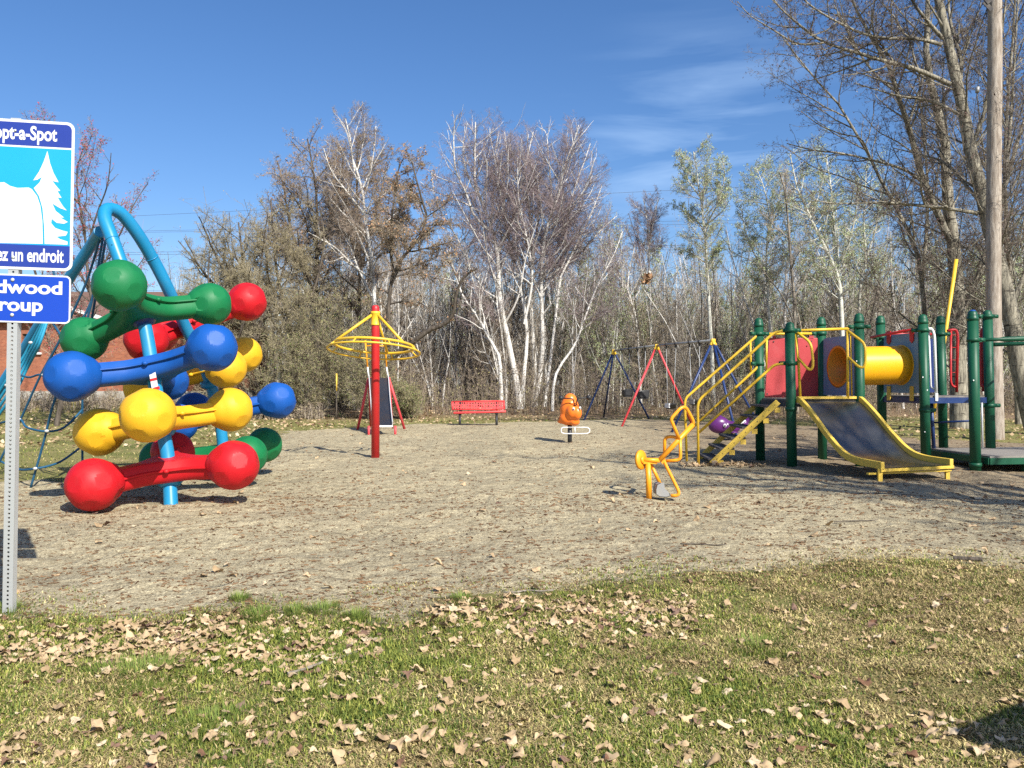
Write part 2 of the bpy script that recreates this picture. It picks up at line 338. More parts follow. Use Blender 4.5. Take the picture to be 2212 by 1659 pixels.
M = {}
M['turf'] = grass_ground_mat(); M['sand'] = sand_mat()
M['blade'] = col_mat('grass_blade', .7, .25); M['leaf'] = col_mat('dry_leaf', .8, .15)
M['birch'] = bark('birch_bark', (.52, .49, .44), (.80, .78, .74), (.05, .042, .038), (5, 5, 42), .60)
M['aspen'] = bark('aspen_bark', (.42, .42, .35), (.66, .65, .58), (.07, .065, .05), (4, 4, 30), .64)
M['dark_bark'] = bark('dark_bark', (.045, .036, .028), (.15, .125, .10))
M['grey_bark'] = bark('grey_bark', (.13, .11, .085), (.34, .30, .245), (.05, .042, .034), (5, 5, 26), .60)
M['poplar_bark'] = bark('poplar_bark', (.085, .075, .060), (.40, .365, .28), (.05, .043, .034), (3.5, 3.5, 22), .60)
M['twig_purple'] = plain('purple_twig', (.23, .18, .18)); M['twig_brown'] = plain('brown_twig', (.27, .215, .165)); M['twig_grey'] = plain('grey_twig', (.36, .31, .25)); M['twig_olive'] = plain('olive_twig', (.29, .25, .165))
M['bud_red'] = plain('red_bud', (.115, .065, .06)); M['twig_poplar'] = plain('poplar_twig', (.135, .112, .088)); M['bud_pink'] = plain('pink_bud', (.36, .07, .085)); M['seed'] = plain('seed_cluster', (.34, .20, .11)); M['leaf_olive'] = plain('olive_leaf', (.235, .205, .10))
M['leaf_pale'] = plain('pale_leaf', (.33, .39, .19)); M['leaf_green'] = plain('green_leaf', (.14, .185, .055)); M['bud_tan'] = plain('tan_bud', (.27, .225, .14))
PR = dict(rough=.5, spec=.28, var=.07, scale=1.8)
M['p_red'] = paint('red_plastic', ( .47, .008, .014), dirt=(.42, .05, .05), dirtamt=.28, dirt_scale=3.5, bump=.08, bscale=180, **PR); M['p_green'] = paint('green_plastic', (.007, .150, .048), dirt=(.03, .17, .08), dirtamt=.28, dirt_scale=3.5, bump=.08, bscale=180, **PR)
M['p_blue'] = paint('blue_plastic', (.006, .078, .34), dirt=(.04, .11, .34), dirtamt=.28, dirt_scale=3.5, bump=.08, bscale=180, **PR); M['p_yellow'] = paint('yellow_plastic', (.70, .385, .016), dirt=(.55, .33, .06), dirtamt=.28, dirt_scale=3.5, bump=.08, bscale=180, **PR)
M['tube_blue'] = paint('sky_blue_paint', (.012, .22, .43), rough=.38, var=.12, dirt=(.10, .19, .24), dirtamt=.25)
M['red_paint'] = paint('red_paint', (.50, .018, .020), rough=.42, dirt=(.30, .08, .07), dirtamt=.3); M['yellow_paint'] = paint('yellow_paint', (.76, .47, .03), rough=.42, dirt=(.50, .34, .10), dirtamt=.45, dirt_scale=7)
M['stair_yellow'] = paint('worn_yellow_paint', (.74, .50, .07), rough=.5, dirt=(.42, .29, .11), dirtamt=.4, dirt_scale=4)
M['orange_paint'] = paint('orange_paint', (.86, .33, .012), rough=.4, dirt=(.42, .20, .04), dirtamt=.35); M['green_paint'] = paint('dark_green_paint', (.007, .078, .038), rough=.45, spec=.35, var=.2, dirt=(.02, .10, .06), dirtamt=.5)
M['navy_paint'] = paint('navy_paint', (.012, .035, .13), rough=.4, dirt=(.05, .07, .13), dirtamt=.4); M['white_paint'] = paint('white_paint', (.78, .78, .76), rough=.4, dirt=(.4, .38, .34), dirtamt=.3)
M['swing_red'] = paint('faded_red_paint', (.62, .05, .06), rough=.5, dirt=(.4, .1, .1), dirtamt=.4); M['black'] = paint('black_rubber', (.018, .018, .02), rough=.5)
M['bench_red'] = None
M['galv'] = paint('galvanised_steel', (.56, .57, .56), rough=.42, metal=.25, var=.12, scale=14); M['steel'] = paint('worn_steel', (.19, .185, .18), rough=.27, metal=.9, var=.12, scale=1.2, dirt=(.26, .18, .11), dirtamt=.55, dirt_scale=1.4)
M['grey_steel'] = paint('grey_steel', (.33, .33, .32), rough=.5, metal=.4, dirt=(.45, .38, .28), dirtamt=.5)
M['deck_wood'] = paint('worn_deck', (.16, .145, .13), rough=.8, dirt=(.30, .26, .21), dirtamt=.7, bump=.4, bscale=25); M['tread'] = paint('dark_tread', (.060, .055, .055), rough=.8, dirt=(.20, .17, .13), dirtamt=.6)
M['panel_red'] = paint('faded_red_panel', (.43, .045, .050), rough=.45, var=.15, scale=2, dirt=(.45, .12, .12), dirtamt=.35, dirt_scale=3)
M['panel_blue'] = paint('faded_blue_panel', (.15, .28, .40), rough=.5, var=.25, scale=1.5, dirt=(.30, .30, .44), dirtamt=.6, dirt_scale=2.4); M['panel_navy'] = paint('navy_panel', (.012, .03, .14), rough=.45)
M['tunnel'] = paint('yellow_tunnel_plastic', (.86, .42, .008), rough=.35, var=.08, dirt=(.62, .38, .10), dirtamt=.3, dirt_scale=2.5); M['flange'] = paint('orange_flange', (.74, .26, .008), rough=.42)
M['snail'] = paint('orange_plastic', (.86, .19, .018), rough=.3, dirt=(.62, .22, .07), dirtamt=.3); M['whale'] = paint('purple_plastic', (.10, .018, .13), rough=.28)
M['eye_white'] = paint('eye_white', (.8, .8, .78), rough=.3, var=.02)
M['rope'] = paint('blue_rope', (.010, .085, .17), rough=.7, bump=.5, bscale=120); M['rope_light'] = paint('turquoise_rope', (.015, .26, .42), rough=.6, bump=.5, bscale=120)
M['pole_wood'] = bark('weathered_pole', (.23, .185, .145), (.44, .385, .32), (.10, .08, .065), (14, 14, 1.0), .66, rough=.8)
M['s_white'] = paint('sign_white', (.66, .66, .65), rough=.32, var=.03); M['s_navy'] = paint('sign_navy', (.018, .040, .26), rough=.3, var=.05); M['s_sky'] = paint('sign_sky_blue', (.010, .31, .74), rough=.3, var=.04)
M['s_blue'] = paint('sign_blue', (.006, .050, .40), rough=.3, var=.04); M['concrete'] = paint('concrete', (.36, .34, .30), rough=.9, var=.15, dirt=(.25, .22, .18), dirtamt=.5, bump=.3, bscale=20)
M['shingle'] = paint('brown_shingle', (.15, .085, .062), rough=.9, var=.25, scale=9, bump=.5, bscale=14); M['fascia'] = paint('white_fascia', (.72, .72, .70), rough=.5); M['glass'] = paint('window_glass', (.02, .024, .03), rough=.1)
M['platform'] = paint('grey_platform_boards', (.22, .20, .175), rough=.8, dirt=(.34, .30, .25), dirtamt=.6, bump=.4, bscale=20); M['soffit'] = paint('dark_soffit', (.09, .06, .05), rough=.8); M['cable'] = paint('cable', (.05, .05, .055), rough=.6)
def brick_mat():
    m, nt, b = mat('brick'); Lk = nt.links.new; tc = node(nt, 'ShaderNodeTexCoord'); mpx = node(nt, 'ShaderNodeMapping'); mpx.inputs['Rotation'].default_value = (math.radians(-90), 0, 0)
    br = node(nt, 'ShaderNodeTexBrick', Scale=4.2); br.inputs['Color1'].default_value = (.46, .155, .075, 1); br.inputs['Color2'].default_value = (.33, .10, .052, 1); br.inputs['Mortar'].default_value = (.34, .24, .17, 1); br.inputs['Mortar Size'].default_value = .012
    n = node(nt, 'ShaderNodeTexNoise', Scale=3, Detail=6); mx = node(nt, 'ShaderNodeMix', data_type='RGBA', blend_type='MULTIPLY'); mx.inputs['Factor'].default_value = .5
    Lk(tc.outputs['Object'], mpx.inputs[0]); Lk(mpx.outputs[0], br.inputs['Vector']); Lk(tc.outputs['Object'], n.inputs['Vector']); Lk(br.outputs[0], mx.inputs['A']); Lk(n.outputs[0], mx.inputs['B']); Lk(mx.outputs['Result'], b.inputs['Base Color'])
    b.inputs['Roughness'].default_value = .9
    return m
M['brick'] = brick_mat()
def bench_mat():
    """red coated steel with round perforations"""
    m, nt, b = mat('perforated_red_steel'); Lk = nt.links.new; tc = node(nt, 'ShaderNodeTexCoord'); vo = node(nt, 'ShaderNodeTexVoronoi', Scale=11); vo.inputs['Randomness'].default_value = .2
    b.inputs['Base Color'].default_value = (.72, .055, .055, 1); b.inputs['Roughness'].default_value = .45
    sp = node(nt, 'ShaderNodeSeparateXYZ'); Lk(tc.outputs['Object'], sp.inputs[0]); cb = node(nt, 'ShaderNodeCombineXYZ'); Lk(sp.outputs[0], cb.inputs[0]); Lk(sp.outputs[2], cb.inputs[1]); Lk(cb.outputs[0], vo.inputs['Vector'])
    g = node(nt, 'ShaderNodeMath', operation='GREATER_THAN'); g.inputs[1].default_value = .34; Lk(vo.outputs['Distance'], g.inputs[0]); Lk(g.outputs[0], b.inputs['Alpha'])
    return m
M['bench_perf'] = bench_mat(); M['bench_red'] = paint('red_coated_steel', (.72, .055, .055), rough=.45)
def holes_mat():
    """galvanised sign post punched with a row of round holes"""
    m, nt, b = mat('punched_steel'); Lk = nt.links.new; tc = node(nt, 'ShaderNodeTexCoord'); sp = node(nt, 'ShaderNodeSeparateXYZ'); Lk(tc.outputs['Object'], sp.inputs[0])
    b.inputs['Base Color'].default_value = (.50, .51, .50, 1); b.inputs['Metallic'].default_value = .55; b.inputs['Roughness'].default_value = .5
    mo = node(nt, 'ShaderNodeMath', operation='PINGPONG'); mo.inputs[1].default_value = .0131; Lk(sp.outputs[2], mo.inputs[0])
    cb = node(nt, 'ShaderNodeCombineXYZ'); Lk(sp.outputs[0], cb.inputs[0]); Lk(mo.outputs[0], cb.inputs[2]); ln = node(nt, 'ShaderNodeVectorMath', operation='LENGTH'); Lk(cb.outputs[0], ln.inputs[0])
    g = node(nt, 'ShaderNodeMath', operation='GREATER_THAN'); g.inputs[1].default_value = .0066; Lk(ln.outputs['Value'], g.inputs[0]); Lk(g.outputs[0], b.inputs['Alpha'])
    return m
M['punched'] = holes_mat()
#@@GROUND
# ------------------------------------------------------------------ ground and sand
def axis(lo, hi, n, c, k):
    u = np.linspace(np.arcsinh((lo - c) / k), np.arcsinh((hi - c) / k), n); return c + k * np.sinh(u)
SAND_PX = [(-500, 1332), (0, 1330), (150, 1342), (400, 1346), (560, 1318), (700, 1345), (850, 1362), (930, 1318), (1100, 1290), (1300, 1262), (1600, 1240), (1900, 1215), (2212, 1225), (2900, 1240),
           (2900, 965), (2500, 962), (2212, 958), (2000, 950), (1800, 925), (1600, 912), (1400, 906), (1100, 912), (900, 917), (620, 932), (560, 962), (460, 1005), (300, 1030), (60, 1042), (-100, 1050), (-500, 1060)]
SP = np.array([[G(a, b).x, G(a, b).y] for a, b in SAND_PX])
def sand_sd(x, y):
    """distance inside the sand (negative outside)"""
    x = np.asarray(x, float); y = np.asarray(y, float); d = np.full(x.shape, 1e9); ins = np.zeros(x.shape, bool)
    for i in range(len(SP)):
        a = SP[i]; b = SP[(i + 1) % len(SP)]; ab = b - a
        t = np.clip(((x - a[0]) * ab[0] + (y - a[1]) * ab[1]) / (ab @ ab), 0, 1)
        d = np.minimum(d, np.hypot(x - a[0] - t * ab[0], y - a[1] - t * ab[1]))
        cr = ((a[1] > y) != (b[1] > y)) & (x < (b[0] - a[0]) * (y - a[1]) / (b[1] - a[1] + 1e-12) + a[0]); ins ^= cr
    return np.where(ins, d, -d)
def grid(xs, ys, dz):
    X, Y = np.meshgrid(xs, ys); V = np.stack([X, Y, hgt(X, Y) + dz], -1).reshape(-1, 3); nx = len(xs); ny = len(ys)
    i = np.arange(nx * ny).reshape(ny, nx); Q = np.stack([i[:-1, :-1], i[:-1, 1:], i[1:, 1:], i[1:, :-1]], -1).reshape(-1, 4)
    return V, Q
V, Q = grid(axis(-500, 500, 260, 0, 4), axis(-300, 1200, 300, 8, 6), 0.0)
wood = sstep(31, 38, V[:, 1] + 1.5 * np.sin(V[:, 0] * .7)) * sstep(-14, -9, V[:, 0])
wood = np.maximum(wood, .7 * sstep(6, 10, V[:, 0] - V[:, 1] * .35) * sstep(16, 22, V[:, 1]))
V[:, 2] -= .14 * sstep(.15, 1.3, sand_sd(V[:, 0], V[:, 1]))
me = np_mesh('ground', V, Q, M['turf'], True, attr={'wood': wood}); tag(np_obj('ground', me), 'patchy green and straw turf round the sand', kind='structure')
V, Q = grid(axis(-17, 32, 330, 1, 5), axis(4.5, 39, 330, 7, 5), 0.008)
sd = sand_sd(V[:, 0], V[:, 1]); keep = (sd[Q] > -.9).all(1); Q = Q[keep]; used, inv = np.unique(Q, return_inverse=True); V = V[used]; Q = inv.reshape(-1, 4); sd = sd[used]
litter = .62 * sstep(-1.5, 5.5, V[:, 0] - .12 * V[:, 1]) * sstep(7, 12, V[:, 1]) + .34 * sstep(11, 20, V[:, 1]) - .16
me = np_mesh('sand', V, Q, M['sand'], True, attr={'edge': np.clip(sd, -1, 3), 'litter': litter}); tag(np_obj('sand', me), 'grey tan coarse sand of the play area', kind='structure')

# ------------------------------------------------------------------ grass blades, leaves, debris
R0 = np.random.default_rng(7)
def blades(name, n, ylo, yhi, size, label, xr=1.0, thr=-.1, expo=1.6, pale=.5):
    u = R0.random(n); y = ylo * (yhi / ylo) ** (u ** .9) if ylo > 0 else ylo + (yhi - ylo) * u
    x = (R0.random(n) * 2 - 1) * (.62 * y * xr + .6)
    sd = sand_sd(x, y) + (vnoise(x, y, 2.2, 3) - .5) * .7; k = (sd < thr) | ((sd < .5) & (R0.random(n) < .5 * np.exp(-(sd + .1) / .30)))
    k &= ~((vnoise(x, y, 1.3, 51) * .6 + vnoise(x, y, 5.0, 54) * .5 < .36) & (R0.random(n) < .65))
    x = x[k]; y = y[k]; n = len(x)
    green = np.clip(vnoise(x, y, 1.1, 5) * .95 + vnoise(x, y, 4.7, 6) * .85 - .50 - .30 * sstep(0, 3, x - .2 * y), 0, 1) ** .8
    isg = R0.random(n) < (.16 + 1.25 * green) * (1 - .35 * pale)
    h = size * (.4 + R0.random(n)) * np.where(isg, .75, 1.0) * (1 + .5 * green); lie = np.where(isg, .3 + R0.random(n) * 1.1, 1.0 + R0.random(n) * .52)
    az = R0.random(n) * 2 * np.pi; dx = np.cos(az); dy = np.sin(az); wd = (.0012 + .0012 * R0.random(n)) * (1 + y / 6)
    px = -dy * wd; py = dx * wd; z = hgt(x, y) + .004
    tip = np.stack([x + dx * h * np.sin(lie), y + dy * h * np.sin(lie), z + h * np.cos(lie) + .004], -1); mid = np.stack([x + dx * h * .5 * np.sin(lie * .7), y + dy * h * .5 * np.sin(lie * .7), z + h * .55 * np.cos(lie * .7)], -1)
    b0 = np.stack([x - px, y - py, z], -1); b1 = np.stack([x + px, y + py, z], -1); off = np.stack([px, py, 0 * px], -1) * .8
    V = np.stack([b0, b1, mid + off, mid - off, tip], 1).reshape(-1, 3); i = np.arange(n)[:, None] * 5
    T = np.concatenate([i + [0, 1, 2], i + [0, 2, 3], i + [3, 2, 4]], 0)
    g = R0.random(n)[:, None] ** 1.4; cg = np.array([.075, .130, .024]) * (1 - g) + np.array([.42, .42, .09]) * g; cs = np.array([.20, .145, .07]) * (1 - g) + np.array([.80, .66, .30]) * g
    th_ = sstep(.52, .72, vnoise(x, y, 1.6, 52) * .7 + vnoise(x, y, 6.0, 53) * .4)[:, None]; cs = cs * (1 - .35 * th_) + np.array([.20, .135, .07]) * .35 * th_; cg = cg * (1 - .12 * th_)
    c = np.where(isg[:, None], cg, cs); c = np.repeat(c, 5, 0)
    o = np_obj(name, np_mesh(name, V, T, M['blade'], False, cols=c)); return tag(o, label, kind='stuff')
blades('grass', 560000, 2.55, 7.8, .026, 'short matted green and straw grass on the near lawn')
blades('grass', 60000, 7, 40, .045, 'thin grass growing beyond and beside the sand', xr=1.05, pale=.9)
# a few lush tufts at the rim of the sand
tx = []; 
for px, py, r, n in ((517, 1312, .06, 260), (560, 1340, .10, 420), (640, 1335, .07, 260), (700, 1332, .10, 420), (770, 1345, .08, 300), (1000, 1310, .08, 220), (20, 1322, .10, 260), (470, 1560, .2, 500), (1640, 1395, .2, 500), (300, 1470, .25, 900)):
    g = G(px, py); a = R0.random(n) * 6.283; q = r * np.sqrt(R0.random(n)); tx.append(np.stack([g.x + q * np.cos(a), g.y + q * np.sin(a), a, R0.random(n)], -1))
T4 = np.concatenate(tx); x, y, a, g = T4.T; n = len(x); h = .035 + .035 * g; z = hgt(x, y); dx, dy = np.cos(a), np.sin(a); wv = .0022
V = np.stack([np.stack([x - dy * wv, y + dx * wv, z], -1), np.stack([x + dy * wv, y - dx * wv, z], -1), np.stack([x + dx * h * .5, y + dy * h * .5, z + h], -1)], 1).reshape(-1, 3)
T = np.arange(n * 3).reshape(-1, 3); c = np.repeat(np.array([.07, .13, .022]) * (1 - g[:, None]) + np.array([.24, .30, .06]) * g[:, None], 3, 0)
tag(np_obj('grass_tufts', np_mesh('grass_tufts', V, T, M['blade'], False, cols=c)), 'lush green grass tufts at the rim of the sand', kind='stuff')

def leaf_shape(seed, nseg=14):
    r = np.random.default_rng(seed); a = np.linspace(0, 2 * np.pi, nseg, endpoint=False); lob = 1 + .13 * np.cos(5 * a) * (r.random() * .8 + .2) - .10 * np.abs(np.sin(a * 7 + r.random() * 6)) + .30 * (r.random(nseg) - .5)
    x = np.cos(a) * lob * .5; y = np.sin(a) * lob * (.36 + .12 * r.random()); x[0] *= 1.15
    c1, c2, c3 = r.normal(0, .45, 3); 
    fz = lambda x, y: c1 * y * y * 1.6 + c2 * x * x * .9 + c3 * x * y + .22 * np.sin(8 * x + c1 * 3) * (y + .25) + .08 * np.cos(11 * y + c2 * 4)
    xi, yi = x * .55, y * .55
    V = np.concatenate([[[0, 0, fz(0, 0)]], np.stack([xi, yi, fz(xi, yi)], -1), np.stack([x, y, fz(x, y)], -1)]); V[:, 2] -= V[:, 2].min(); 
    T = []
    for i in range(nseg):
        j = (i + 1) % nseg; T += [[0, 1 + i, 1 + j], [1 + i, 1 + nseg + i, 1 + nseg + j], [1 + i, 1 + nseg + j, 1 + j]]
    return V, np.array(T)
LEAVES = [leaf_shape(s) for s in range(14)]
def leaf_cols(n):
    g = R0.random((n, 1)); c = np.array([.36, .25, .135]) * (1 - g) + np.array([.59, .43, .255]) * g
    d = R0.random(n) < .12; c[d] = np.array([.17, .085, .045]) + R0.random((d.sum(), 1)) * .07
    p = R0.random(n) < .12; c[p] = np.array([.62, .49, .32]); return c
def place_leaves(x, y, s, tilt=.22, lift=.012):
    Vs, Ts, Cs, o = [], [], [], 0; n = len(x); lc = leaf_cols(n); k = R0.integers(0, len(LEAVES), n); az = R0.random(n) * 6.283; tl = R0.normal(0, tilt, (n, 2)); hz = hgt(x, y)
    for i in range(n):
        V, T = LEAVES[k[i]]; c, sn = math.cos(az[i]), math.sin(az[i]); X = V[:, 0] * c - V[:, 1] * sn; Y = V[:, 0] * sn + V[:, 1] * c
        Z = V[:, 2] + X * tl[i, 0] + Y * tl[i, 1]; Z -= Z.min(); Vs.append(np.stack([X * s[i] + x[i], Y * s[i] + y[i], Z * s[i] + hz[i] + lift], -1)); Ts.append(T + o); o += len(V); Cs.append(np.repeat(lc[i][None], len(V), 0) * (.85 + .3 * R0.random((len(V), 1))))
    return np.concatenate(Vs), np.concatenate(Ts), np.concatenate(Cs)
# density of the near leaf litter: a thick drift along the sand's rim, scattered elsewhere
n = 23000; y = 2.6 * (7.2 / 2.6) ** R0.random(n); x = (R0.random(n) * 2 - 1) * (.62 * y + .4); sd = sand_sd(x, y)
px = CX + x / y * F; py = CY + EYE * F / y
drift = np.exp(-((py - (1400 - .02 * px)) / 45.) ** 2) * (px < 820) * (.35 + .65 * (vnoise(x, y, 1.7, 11) > .4)) + .55 * np.exp(-((py - 1330) / 40.) ** 2) * (px > 900) * (px < 1500)
dens = 3.6 * drift + .115 + .16 * (vnoise(x, y, 1.0, 12) > .62) + .12 * sstep(1480, 1640, py) + .10 * sstep(1400, 900, px)
k = (sd < -.03) & (R0.random(n) < dens * .40); x, y = x[k], y[k]; s = .020 + .046 * R0.random(len(x)) ** 1.6
order = np.argsort(y); x, y, s = x[order], y[order], s[order]
# the nearest ones are loose leaves of their own
near = np.zeros(len(x), bool); big = [i for i in range(len(x)) if y[i] < 3.75 and abs(x[i]) < .58 * y[i] and s[i] > .050][:70]; near[big] = True
for i in big:
    V, T, C = place_leaves(x[i:i + 1], y[i:i + 1], s[i:i + 1] * 1.05, .3); c0 = np.array([x[i], y[i], 0]); o = np_obj('fallen_leaf', np_mesh('fallen_leaf', V - c0, T, M['leaf'], True, cols=C)); o.location = c0
    tag(o, 'dry curled tan leaf lying on the near grass', 'leaf', 'dry leaves lying loose on the near grass')
V, T, C = place_leaves(x[~near], y[~near], s[~near]); tag(np_obj('leaf_litter', np_mesh('leaf_litter', V, T, M['leaf'], True, cols=C)), 'dry tan leaves drifted on the near grass', kind='stuff')
# odd leaves on the sand, piles below the stairs
n = 170; y = 5.5 * (26 / 5.5) ** R0.random(n); x = (R0.random(n) * 2 - 1) * .62 * y; k = sand_sd(x, y) > 0; x, y = x[k], y[k]
gx = np.concatenate([x, 3.15 + R0.normal(0, .10, 60), 3.75 + R0.normal(0, .30, 110)]); gy = np.concatenate([y, 14.75 + R0.normal(0, .12, 60), 14.6 + R0.normal(0, .10, 110)])
V, T, C = place_leaves(gx, gy, .05 + .05 * R0.random(len(gx)), .25, .006); tag(np_obj('leaf_litter', np_mesh('leaf_litter', V, T, M['leaf'], True, cols=C)), 'few dry leaves strewn over the sand', kind='stuff')
# far leaves on the grass before the trees
n = 16000; y = 19 + 24 * R0.random(n); x = (R0.random(n) * 2 - 1) * .66 * y; sd = sand_sd(x, y); dn = vnoise(x, y, .35, 21) * .8 + .25; k = (sd < 0) & (R0.random(n) < dn) & ((x < 6) | (R0.random(n) < .6)); x, y = x[k], y[k]; n = len(x)
s = (.05 + .06 * R0.random(n)); a = R0.random(n) * 6.283; z = hgt(x, y) + .03; t1 = R0.normal(0, .5, n); d = np.stack([np.cos(a), np.sin(a), t1 * .6], -1); e = np.stack([-np.sin(a), np.cos(a), R0.normal(0, .5, n)], -1); c = np.stack([x, y, z], -1)
V = np.stack([c - d * s[:, None] * .6, c + e * s[:, None] * .5, c + d * s[:, None] * .6, c - e * s[:, None] * .5], 1).reshape(-1, 3)
lc = np.repeat(leaf_cols(n), 4, 0); tag(np_obj('leaf_litter', np_mesh('leaf_litter', V, np.arange(n * 4).reshape(-1, 4), M['leaf'], False, cols=lc)), 'fallen leaves on the grass before the woods', kind='stuff')
# thin brown catkins and twigs on the sand
def debris(n, ylo, yhi, wmul, label):
    y = ylo * (yhi / ylo) ** R0.random(n); x = (R0.random(n) * 2 - 1) * .64 * y; sd = sand_sd(x, y); kk = (sd > -.4) & (R0.random(n) < .25 + .95 * vnoise(x, y, 1.3, 31)); x, y = x[kk], y[kk]; n = len(x)
    a = R0.normal(0, .75, n) + np.pi * (R0.random(n) < .5); ln = .02 + .075 * R0.random(n) ** 1.6; wd = (.0022 + .0042 * R0.random(n)) * wmul; K = 5; pts = np.zeros((n, K, 3)); cx, cy, aa = x.copy(), y.copy(), a.copy()
    for i in range(K):
        pts[:, i, 0] = cx; pts[:, i, 1] = cy; pts[:, i, 2] = hgt(cx, cy) + .010 + .004 * (i % 2); aa = aa + R0.normal(0, .55, n); cx = cx + np.cos(aa) * ln / K; cy = cy + np.sin(aa) * ln / K
    Rr = np.repeat(wd[:, None], K, 1) * np.array([.5, 1, 1, .8, .3]); V, Q = tubes(pts, Rr, 3); g = R0.random((n, 1)); c = np.array([.10, .055, .03]) * (1 - g) + np.array([.28, .165, .085]) * g
    return tag(np_obj('plant_debris', np_mesh('plant_debris', V, Q, M['leaf'], False, cols=np.repeat(c, K * 3, 0))), label, kind='stuff')
def tubes(Pt, Rr, s):
    """many tubes at once: Pt (n,k,3), Rr (n,k)"""
    n, k, _ = Pt.shape; t = np.gradient(Pt, axis=1); t /= np.linalg.norm(t, axis=2, keepdims=True) + 1e-9
    ref = np.where(np.abs(t[:, :1, 2:3]) > .8, np.array([1., .0, 0]), np.array([0, 0, 1.])) + np.zeros((n, k, 3)); u = np.cross(t, ref); u /= np.linalg.norm(u, axis=2, keepdims=True) + 1e-9; v = np.cross(t, u)
    a = np.arange(s) * 2 * np.pi / s; V = Pt[:, :, None] + Rr[:, :, None, None] * (np.cos(a)[:, None] * u[:, :, None] + np.sin(a)[:, None] * v[:, :, None])
    i = np.arange(n * k * s).reshape(n, k, s); j = np.roll(i, -1, 2); Q = np.stack([i[:, :-1], j[:, :-1], j[:, 1:], i[:, 1:]], -1).reshape(-1, 4)
    return V.reshape(-1, 3), Q
debris(9000, 4.8, 11, 1.0, 'brown catkins and twigs on the near sand'); debris(11000, 9, 32, 1.7, 'brown plant debris on the far sand')

# ------------------------------------------------------------------ trees
def resample(pts, k):
    pts = np.array([tuple(p) for p in smooth_path(pts, 6)]); d = np.r_[0, np.cumsum(np.linalg.norm(np.diff(pts, axis=0), axis=1))]; s = np.linspace(0, d[-1], k); return np.stack([np.interp(s, d, pts[:, i]) for i in range(3)], -1)
def grow(rng, stems, levels, env=None):
    """stems: list of (points, r0, r1); levels: dicts of growth rules. Returns [(P, R, sides)]"""
    K = 16; Pp = np.stack([resample(p, K) for p, a, b in stems]); Rr = np.stack([np.linspace(a, b, K) for p, a, b in stems]); out = [(Pp, Rr, 9)]
    def inside(q): return (((q - env[0]) / env[1]) ** 2).sum(-1)
    for lv in levels:
        n, k, _ = Pp.shape; c = lv['n']; plen = np.linalg.norm(np.diff(Pp, axis=1), axis=2).sum(1)
        cnt = np.maximum(1, np.round(c * np.clip(plen / np.median(plen), .35, 1.8)).astype(int)) if lv.get('bylen', True) else np.full(n, c)
        pi = np.repeat(np.arange(n), cnt); m = len(pi); t0_ = np.full(n, lv['t'][0])
        if 'tg' in lv: t0_[Pp[:, 0, 2] < 1.0] = lv['tg']
        order = np.concatenate([np.arange(q) for q in cnt]); t = t0_[pi] + (lv['t'][1] - t0_[pi]) * (order + rng.random(m)) / cnt[pi]
        f = t * (k - 1); i0 = np.minimum(f.astype(int), k - 2); w = (f - i0)[:, None]; st = Pp[pi, i0] * (1 - w) + Pp[pi, i0 + 1] * w; tg = Pp[pi, i0 + 1] - Pp[pi, i0]; tg /= np.linalg.norm(tg, axis=1, keepdims=True) + 1e-9
        rp = Rr[pi, i0] * (1 - w[:, 0]) + Rr[pi, i0 + 1] * w[:, 0]
        ax = np.cross(tg, np.where(np.abs(tg[:, 2:3]) > .9, [1., 0, 0], [0, 0, 1.])); ax /= np.linalg.norm(ax, axis=1, keepdims=True); bx = np.cross(tg, ax); az = order * 2.4 + rng.random(m) * 1.6 + pi * 1.7
        ang = np.radians(lv['a'][0] + lv['a'][1] * rng.normal(0, 1, m)); d = tg * np.cos(ang)[:, None] + (ax * np.cos(az)[:, None] + bx * np.sin(az)[:, None]) * np.sin(ang)[:, None]
        ln = plen[pi] * lv['l'] * (.55 + .7 * rng.random(m)) * (1 - lv.get('sh', .5) * t) if not lv.get('abs') else lv['l'] * (.5 + rng.random(m)) * (1 - lv.get('sh', .3) * t)
        r0 = np.maximum(np.minimum(rp * .62, lv['r']), .003) * (.7 + .5 * rng.random(m)); r0 = np.minimum(r0, rp * .95)
        if env is not None:
            for _ in range(3): o_ = inside(st + d * ln[:, None] * .95) > 1; ln = np.where(o_, ln * .55, ln)
        kk = lv['k']; NP = np.zeros((m, kk, 3)); NP[:, 0] = st; cur = st.copy(); d = d / np.linalg.norm(d, axis=1, keepdims=True)
        for i in range(1, kk):
            d = d + rng.normal(0, lv['w'], (m, 3)); d[:, 2] += lv['g']; d /= np.linalg.norm(d, axis=1, keepdims=True); cur = cur + d * (ln / (kk - 1))[:, None]; NP[:, i] = cur
        NR = r0[:, None] * np.linspace(1, lv.get('tip', .35), kk)[None]; out.append((NP, np.maximum(NR, lv.get('rmin', .0028)), lv['s'])); Pp, Rr = NP, NR
    return out
def leafs(rng, PR_, n, size, elong=1.0, tmin=.2):
    """small leaves, buds or seed clusters along the twigs"""
    Pp, Rr, _ = PR_; m, k, _2 = Pp.shape; i = rng.integers(0, m, n); f = (tmin + (1 - tmin) * rng.random(n)) * (k - 1.001); j = f.astype(int); w = (f - j)[:, None]; c = Pp[i, j] * (1 - w) + Pp[i, j + 1] * w + rng.normal(0, size * .7 + .02, (n, 3))
    a = rng.normal(0, 1, (n, 3)); a /= np.linalg.norm(a, axis=1, keepdims=True); b = np.cross(a, rng.normal(0, 1, (n, 3))); b /= np.linalg.norm(b, axis=1, keepdims=True); s = (size * (.6 + .8 * rng.random(n)))[:, None]
    V = np.stack([c - a * s * elong, c + b * s * .55, c + a * s * elong, c - b * s * .55], 1).reshape(-1, 3); return V, np.arange(n * 4).reshape(-1, 4)
